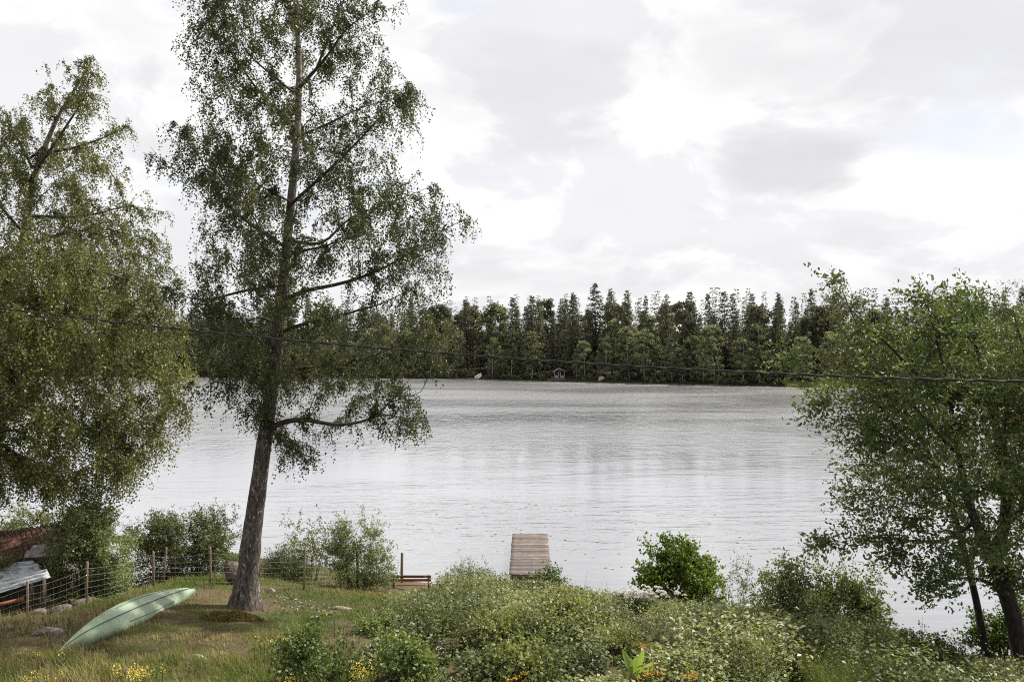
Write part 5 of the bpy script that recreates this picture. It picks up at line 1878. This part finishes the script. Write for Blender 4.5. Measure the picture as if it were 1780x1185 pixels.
def far_forest():
    r = np.random.default_rng(99)
    protos = {'spruce': [], 'pine': [], 'birch': []}
    for k in range(7):
        protos['spruce'].append((proto('spruce_tree', 'spruce', r, 20.0), 20.0))
    for k in range(4):
        protos['pine'].append((proto('pine_tree', 'pine', r, 17.0), 17.0))
    for k in range(6):
        protos['birch'].append((proto('birch_tree', 'birch', r, 12.0), 12.0))
    used = set()
    count = {}

    def put(kind, x, y, h, label, group, wide=1.0):
        i = int(r.integers(len(protos[kind])))
        p, H0 = protos[kind][i]
        z = float(terrain(x, y)) - .1
        s = h / H0
        sw = s * r.uniform(.85, 1.2) * wide
        if (kind, i) in used:
            o = copy_tree(p, (x, y, z), r.uniform(0, 6.28), (sw, sw, s))
        else:
            used.add((kind, i))
            o = p
            o.location, o.scale = (x, y, z), (sw, sw, s)
        o.rotation_euler = (r.normal(0, .03), r.normal(0, .03), r.uniform(0, 6.28))
        tag(o, label, 'tree', group)
        count[kind] = count.get(kind, 0) + 1
        return o

    def at_px(px, ytop, back):
        """a tree whose tip is at pixel (px, ytop), standing `back` metres behind the far waterline"""
        d = 195.0
        for _ in range(6):
            x = (px - CX) * d / FPX
            d = float(np.interp(x, FX, FY)) + back
        ztop = CAM_Z - (ytop - CY) * d / FPX
        return x, d, ztop - float(terrain(x, d))
    special = [
        ('spruce', 1036, 490, 11, 'tallest spruce of the far forest with a slim dark tip'),
        ('spruce', 1064, 500, 13, 'spruce just right of the tallest one on the far shore'),
        ('spruce', 1092, 502, 10, 'broad dark spruce second to the right of the tallest one'),
        ('spruce', 994, 507, 9, 'ragged spruce left of the tallest one on the far shore'),
        ('spruce', 924, 513, 9, 'slim spruce above and left of the little white summer house'),
        ('spruce', 893, 515, 10, 'dark spruce beside the light green crown on the far shore'),
        ('spruce', 813, 518, 8, 'dark spruce at the edge of the near birch crown'),
        ('spruce', 942, 520, 8, 'spruce right above the little white summer house'),
        ('spruce', 1122, 512, 12, 'narrow spruce in the middle of the far treeline'),
        ('spruce', 1156, 510, 10, 'thick-topped spruce in the middle of the far treeline'),
        ('spruce', 1206, 504, 10, 'tall spruce of the clump right of the treeline middle'),
        ('spruce', 1234, 508, 12, 'second spruce of the clump right of the treeline middle'),
        ('spruce', 1262, 504, 12, 'airy spruce with open tip right of the middle clump'),
        ('spruce', 1305, 507, 14, 'lone thin spruce tip standing over the pale birches'),
        ('pine', 1322, 526, 9, 'round-topped pine beside the lone thin spruce tip'),
        ('pine', 1190, 520, 8, 'round-topped pine left of the tall spruce clump'),
        ('birch', 856, 523, 12, 'light yellow-green crown standing out of the dark far forest'),
        ('birch', 925, 575, 3, 'pale small tree left above the little white summer house'),
        ('birch', 1120, 570, 3, 'pale green birch at the waterside under the treeline middle'),
        ('birch', 1243, 563, 3, 'silvery crown of the brightest birch on the far shore'),
        ('birch', 1222, 590, 2, 'silvery low birch beside the brightest one on the far shore'),
        ('birch', 1320, 560, 4, 'broad pale birch below the round-topped pine'),
        ('birch', 1292, 585, 3, 'bent pale birch left of the broad pale one'),
        ('birch', 1352, 600, 3, 'thin birch with a bare white trunk near the grassy shore'),
        ('birch', 1440, 575, 4, 'pale birch at the grassy spit of the far shore'),
        ('birch', 1168, 585, 2, 'dull green rounded birch left of the silvery ones'),
    ]
    taken = []
    for kind, px, yt, back, lab in special:
        x, y, h = at_px(px, yt, back)
        put(kind, x, y, h, lab, 'trees of the far shore', 1.25 if kind == 'birch' else 1.0)
        taken.append((x, y))
    taken = np.array(taken)
    rest = {'spruce': 'dark pointed spruce in the dense forest across the lake', 'pine': 'pine with a rounded grey-green crown in the forest across the lake',
            'birch': 'light green leafy birch among the conifers across the lake'}
    grp = {'spruce': 'spruces across the lake', 'pine': 'pines across the lake', 'birch': 'birches across the lake'}
    rows = [(3.0, 3.1, .06, .06, (7, 14.5), 78), (9, 3.3, .45, .25, (10.5, 18.5), 80), (15, 3.5, .66, .24, (13.5, 20.5), 74), (22, 4.2, .82, .18, (15, 21.5), 46)]
    for back, sp, ps, pp, (h0, h1), nmax in rows:
        x = -118.0
        k = 0
        while x < 128 and k < nmax:
            x += (246 / nmax) * r.uniform(.6, 1.4)
            k += 1
            y = float(np.interp(x, FX, FY)) + back + r.uniform(-2, 3)
            if np.min(np.hypot(taken[:, 0] - x, taken[:, 1] - y)) < 2.4 or (abs(x - 12.0) < 4.0 and back < 6) or (abs(x + 8.4) < 2.2 and back < 6):
                continue
            u = r.random()
            kind = 'spruce' if u < ps else ('pine' if u < ps + pp else 'birch')
            h = r.uniform(h0, h1)
            if kind == 'birch':
                h = min(h, r.uniform(9, 15.5))
            if back < 4 and kind != 'birch':
                h *= .8
            hh = 1 + .12 * (fbm(x * .05, back, 3) - .5)
            put(kind, x, y, h * hh, rest[kind], grp[kind])
    # beyond: the wood reads as one mass
    V, F, T, n = [], [], [], 0
    vr = [spruce_mesh(r, 18, 2.6, 22, 7, 3) for _ in range(3)]
    for back, nn in ((31, 70), (42, 60), (60, 50), (85, 40)):
        for x in np.linspace(-180, 175, nn) + r.uniform(-2, 2, nn):
            y = float(np.interp(x, FX, FY)) + back + r.uniform(-4, 4)
            v, f, t = vr[int(r.integers(3))]
            a = r.uniform(0, 6.28)
            s = r.uniform(.9, 1.25)
            R = np.array([[math.cos(a), -math.sin(a), 0], [math.sin(a), math.cos(a), 0], [0, 0, 1]])
            V.append(v @ R.T * s * [1.15, 1.15, 1] + [x, y, float(terrain(x, y)) - .2])
            F.append(f + n)
            T.append(t)
            n += len(v)
    o = mesh_obj('forest', np.concatenate(V), np.concatenate(F), M_needle, tint=np.concatenate(T))
    tag(o, 'mass of spruce forest rising behind the far shore', 'forest', kind='stuff')
    # bushes and reeds along the far waterline
    c = []
    for x in np.arange(-125, 130, .8):
        for _ in range(3):
            y = float(np.interp(x, FX, FY)) + r.uniform(0, 6)
            if (x + 11.0) ** 2 < 8 and False:
                continue
            c.append((x + r.normal(0, .5), y, max(0.05, float(terrain(x, y))) + r.uniform(.2, 1.5 + .5 * r.random() * (y % 3))))
    c = np.array(c)
    keep = ~((np.abs(c[:, 0] - 13.6) < 3.4) & (c[:, 1] < np.interp(c[:, 0], FX, FY) + 5)) & ~((np.abs(c[:, 0] + 8.2) < 1.6))
    c = c[keep]
    V, F, T = clump_mesh(r, c, r.uniform(.5, 1.1, len(c)), 26, .42)
    o = mesh_obj('shore_undergrowth', V, F, M_far_leaf, tint=np.clip(T - .18, 0, 1))
    tag(o, 'dark low bushes lining the far shore', 'undergrowth', kind='stuff')
    # the pale grassy spit to the right
    n = 9000
    x = r.uniform(60, 84, n)
    y = np.interp(x, FX, FY) + r.uniform(-2.5, 1.5, n)
    z = np.maximum(terrain(x, y), -.05)
    B = np.stack([x, y, z], 1)
    A = unit(np.stack([r.normal(0, .3, n), r.normal(0, .3, n), np.ones(n)], 1))
    V, F = leaf_faces(B, A, r.uniform(.5, 1.0, n), .12, r)
    m = leaf_mat('reed_blade', [(0, (.10, .11, .03)), (1, (.26, .25, .10))], .3, .7, .1)
    o = mesh_obj('reeds', V, F, m, tint=r.random(n))
    tag(o, 'pale yellow-green reeds on the far shore beside the willow', 'reeds', kind='stuff')


far_forest()


def far_things():
    M_white_paint = noise_mat('worn_white_paint', (0.30, 0.29, 0.28), (0.22, 0.21, 0.20), 4, 0.7, 0.1, 0.005)
    M_boat = noise_mat('boat_white', (0.74, 0.72, 0.70), (0.60, 0.58, 0.55), 4, 0.6, 0.1, 0.005)
    r = np.random.default_rng(31)
    # little white summer house
    d = 203.0
    x0 = (972 - CX) * d / FPX
    d = float(np.interp(x0, FX, FY)) + 3.5
    x0 = (972 - CX) * d / FPX
    zg = float(terrain(x0, d))
    zb = max(zg, P(0, 659.5, d)[2])
    root = thing('summer_house', 'tiny white open summer house at the waterside across the lake', 'hut', (x0, d, zg))
    w, dep, h = 2.5, 2.0, 1.65
    mb = MB()
    mb.box((x0, d, zb - .1), (w + .3, dep + .3, .2))
    mb.build('floor', M_dock, root)
    for sx in (-1, -.15, .2, 1):
        mb = MB()
        mb.box((x0 + sx * w / 2, d - dep / 2, zb + h / 2), (.16, .14, h))
        mb.build('post', M_white_paint, root)
    for a, b in ((-1, -.15), (.2, 1)):
        mb = MB()
        mb.box((x0 + (a + b) / 2 * w / 2, d - dep / 2, zb + .33), ((b - a) * w / 2 - .16, .06, .62))
        mb.build('parapet', M_white_paint, root)
    for s in (-1, 1):
        mb = MB()
        mb.box((x0 + s * w / 2, d + .1, zb + .33), (.06, dep - .1, .62))
        mb.build('side_parapet', M_white_paint, root)
    mb = MB()
    mb.box((x0, d + dep / 2, zb + h / 2), (w, .08, h))
    mb.build('back_wall', M_dock_dark, root)
    for s in (-1, 1):
        mb = MB()
        pk = np.array([x0 - .1, d - .2, zb + h + .8])
        e = np.array([x0 + s * (w / 2 + .45), d - .2, zb + h - .02])
        mb.bar(pk, e, dep + .9, .08, (0, 0, 1))
        mb.build('roof', M_grey_roof, root)
        mb = MB()
        mb.bar(pk - [0, dep / 2 + .46, .02], e - [0, dep / 2 + .46, .02], .04, .18, (0, 0, 1))
        mb.build('bargeboard', M_white_paint, root)
    # low landing stage
    px0, px1 = 951, 984
    dd = float(np.interp(x0, FX, FY)) - .8
    a, b = (px0 - CX) * dd / FPX, (px1 - CX) * dd / FPX
    root = thing('landing_stage', 'low wooden landing stage in front of the tiny summer house', 'jetty', ((a + b) / 2, dd, 0))
    for i in range(5):
        mb = MB()
        mb.box(((a + b) / 2, dd - .8 + i * .33, .42), (b - a, .30, .06))
        mb.build('plank', M_dock, root)
    for x in (a + .3, (a + b) / 2, b - .3):
        mb = MB()
        mb.box((x, dd, -.2), (.16, 1.4, 1.15))
        mb.build('pile', M_dock_dark, root)
    # white rowing boat drawn up on the bank, keel towards us
    d = 213.5
    c = P(832, 657, 208.5)
    dd = float(np.interp(c[0], FX, FY)) - .5
    c = P(832, 657, dd)
    c[2] = .3
    root = thing('rowing_boat', 'small white rowing boat drawn up on the far shore', 'boat', tuple(c))
    n, k = 17, 11
    t = np.linspace(0, 1, n)
    half = .72 * np.clip(1 - (t * .98) ** 3, 0, 1) ** .8 * (.75 + .25 * np.sin(np.pi * t))
    ph = np.linspace(-np.pi / 2, np.pi / 2, k)
    dirv = unit(np.array([.55, .8, .30]))
    sdv = unit(np.cross(dirv, [0, 0, 1]))
    upv = np.cross(sdv, dirv)
    V = np.array([c + dirv * (t[i] * 2.3 - .9) + sdv * (np.sin(ph) * half[i])[:, None] * 1 + upv * (.68 + .25 * t[i] ** 2 - np.cos(ph) ** .6 * (.62 + .12 * t[i]))[:, None] for i in range(n)])
    idx = np.arange(n * k).reshape(n, k)
    F = np.stack([idx[:-1, :-1], idx[:-1, 1:], idx[1:, 1:], idx[1:, :-1]], -1).reshape(-1, 4)
    o = mesh_obj('hull', V.reshape(-1, 3), F, M_boat, root, smooth=True)
    s = o.modifiers.new('t', 'SOLIDIFY')
    s.thickness = .03
    mb = MB()
    q = V[0]
    mb.add(np.concatenate([q, [q.mean(0)]]), np.array([[i, i + 1, k] for i in range(k - 1)]))
    mb.build('transom', M_white_paint, root)
    for f in (5, 11):
        mb = MB()
        a_, b_ = V[f, 1], V[f, -2]
        mb.bar(a_ - upv * .1, b_ - upv * .1, .25, .03, dirv)
        mb.build('thwart', M_dock, root)
    # pinkish boulder
    x = (1045 - CX) * 187 / FPX
    dd = float(np.interp(x, FX, FY)) - .6
    stone('boulder', 'pinkish boulder at the far waterline right of the summer house', 1045, 665, 1.6, 1.1, 1.2, noise_mat('pink_granite', (0.36, 0.25, 0.22), (0.22, 0.15, 0.13), 3, .9, .5, .05), 51, d=dd, sink=.05)


far_things()
clear_helpers()
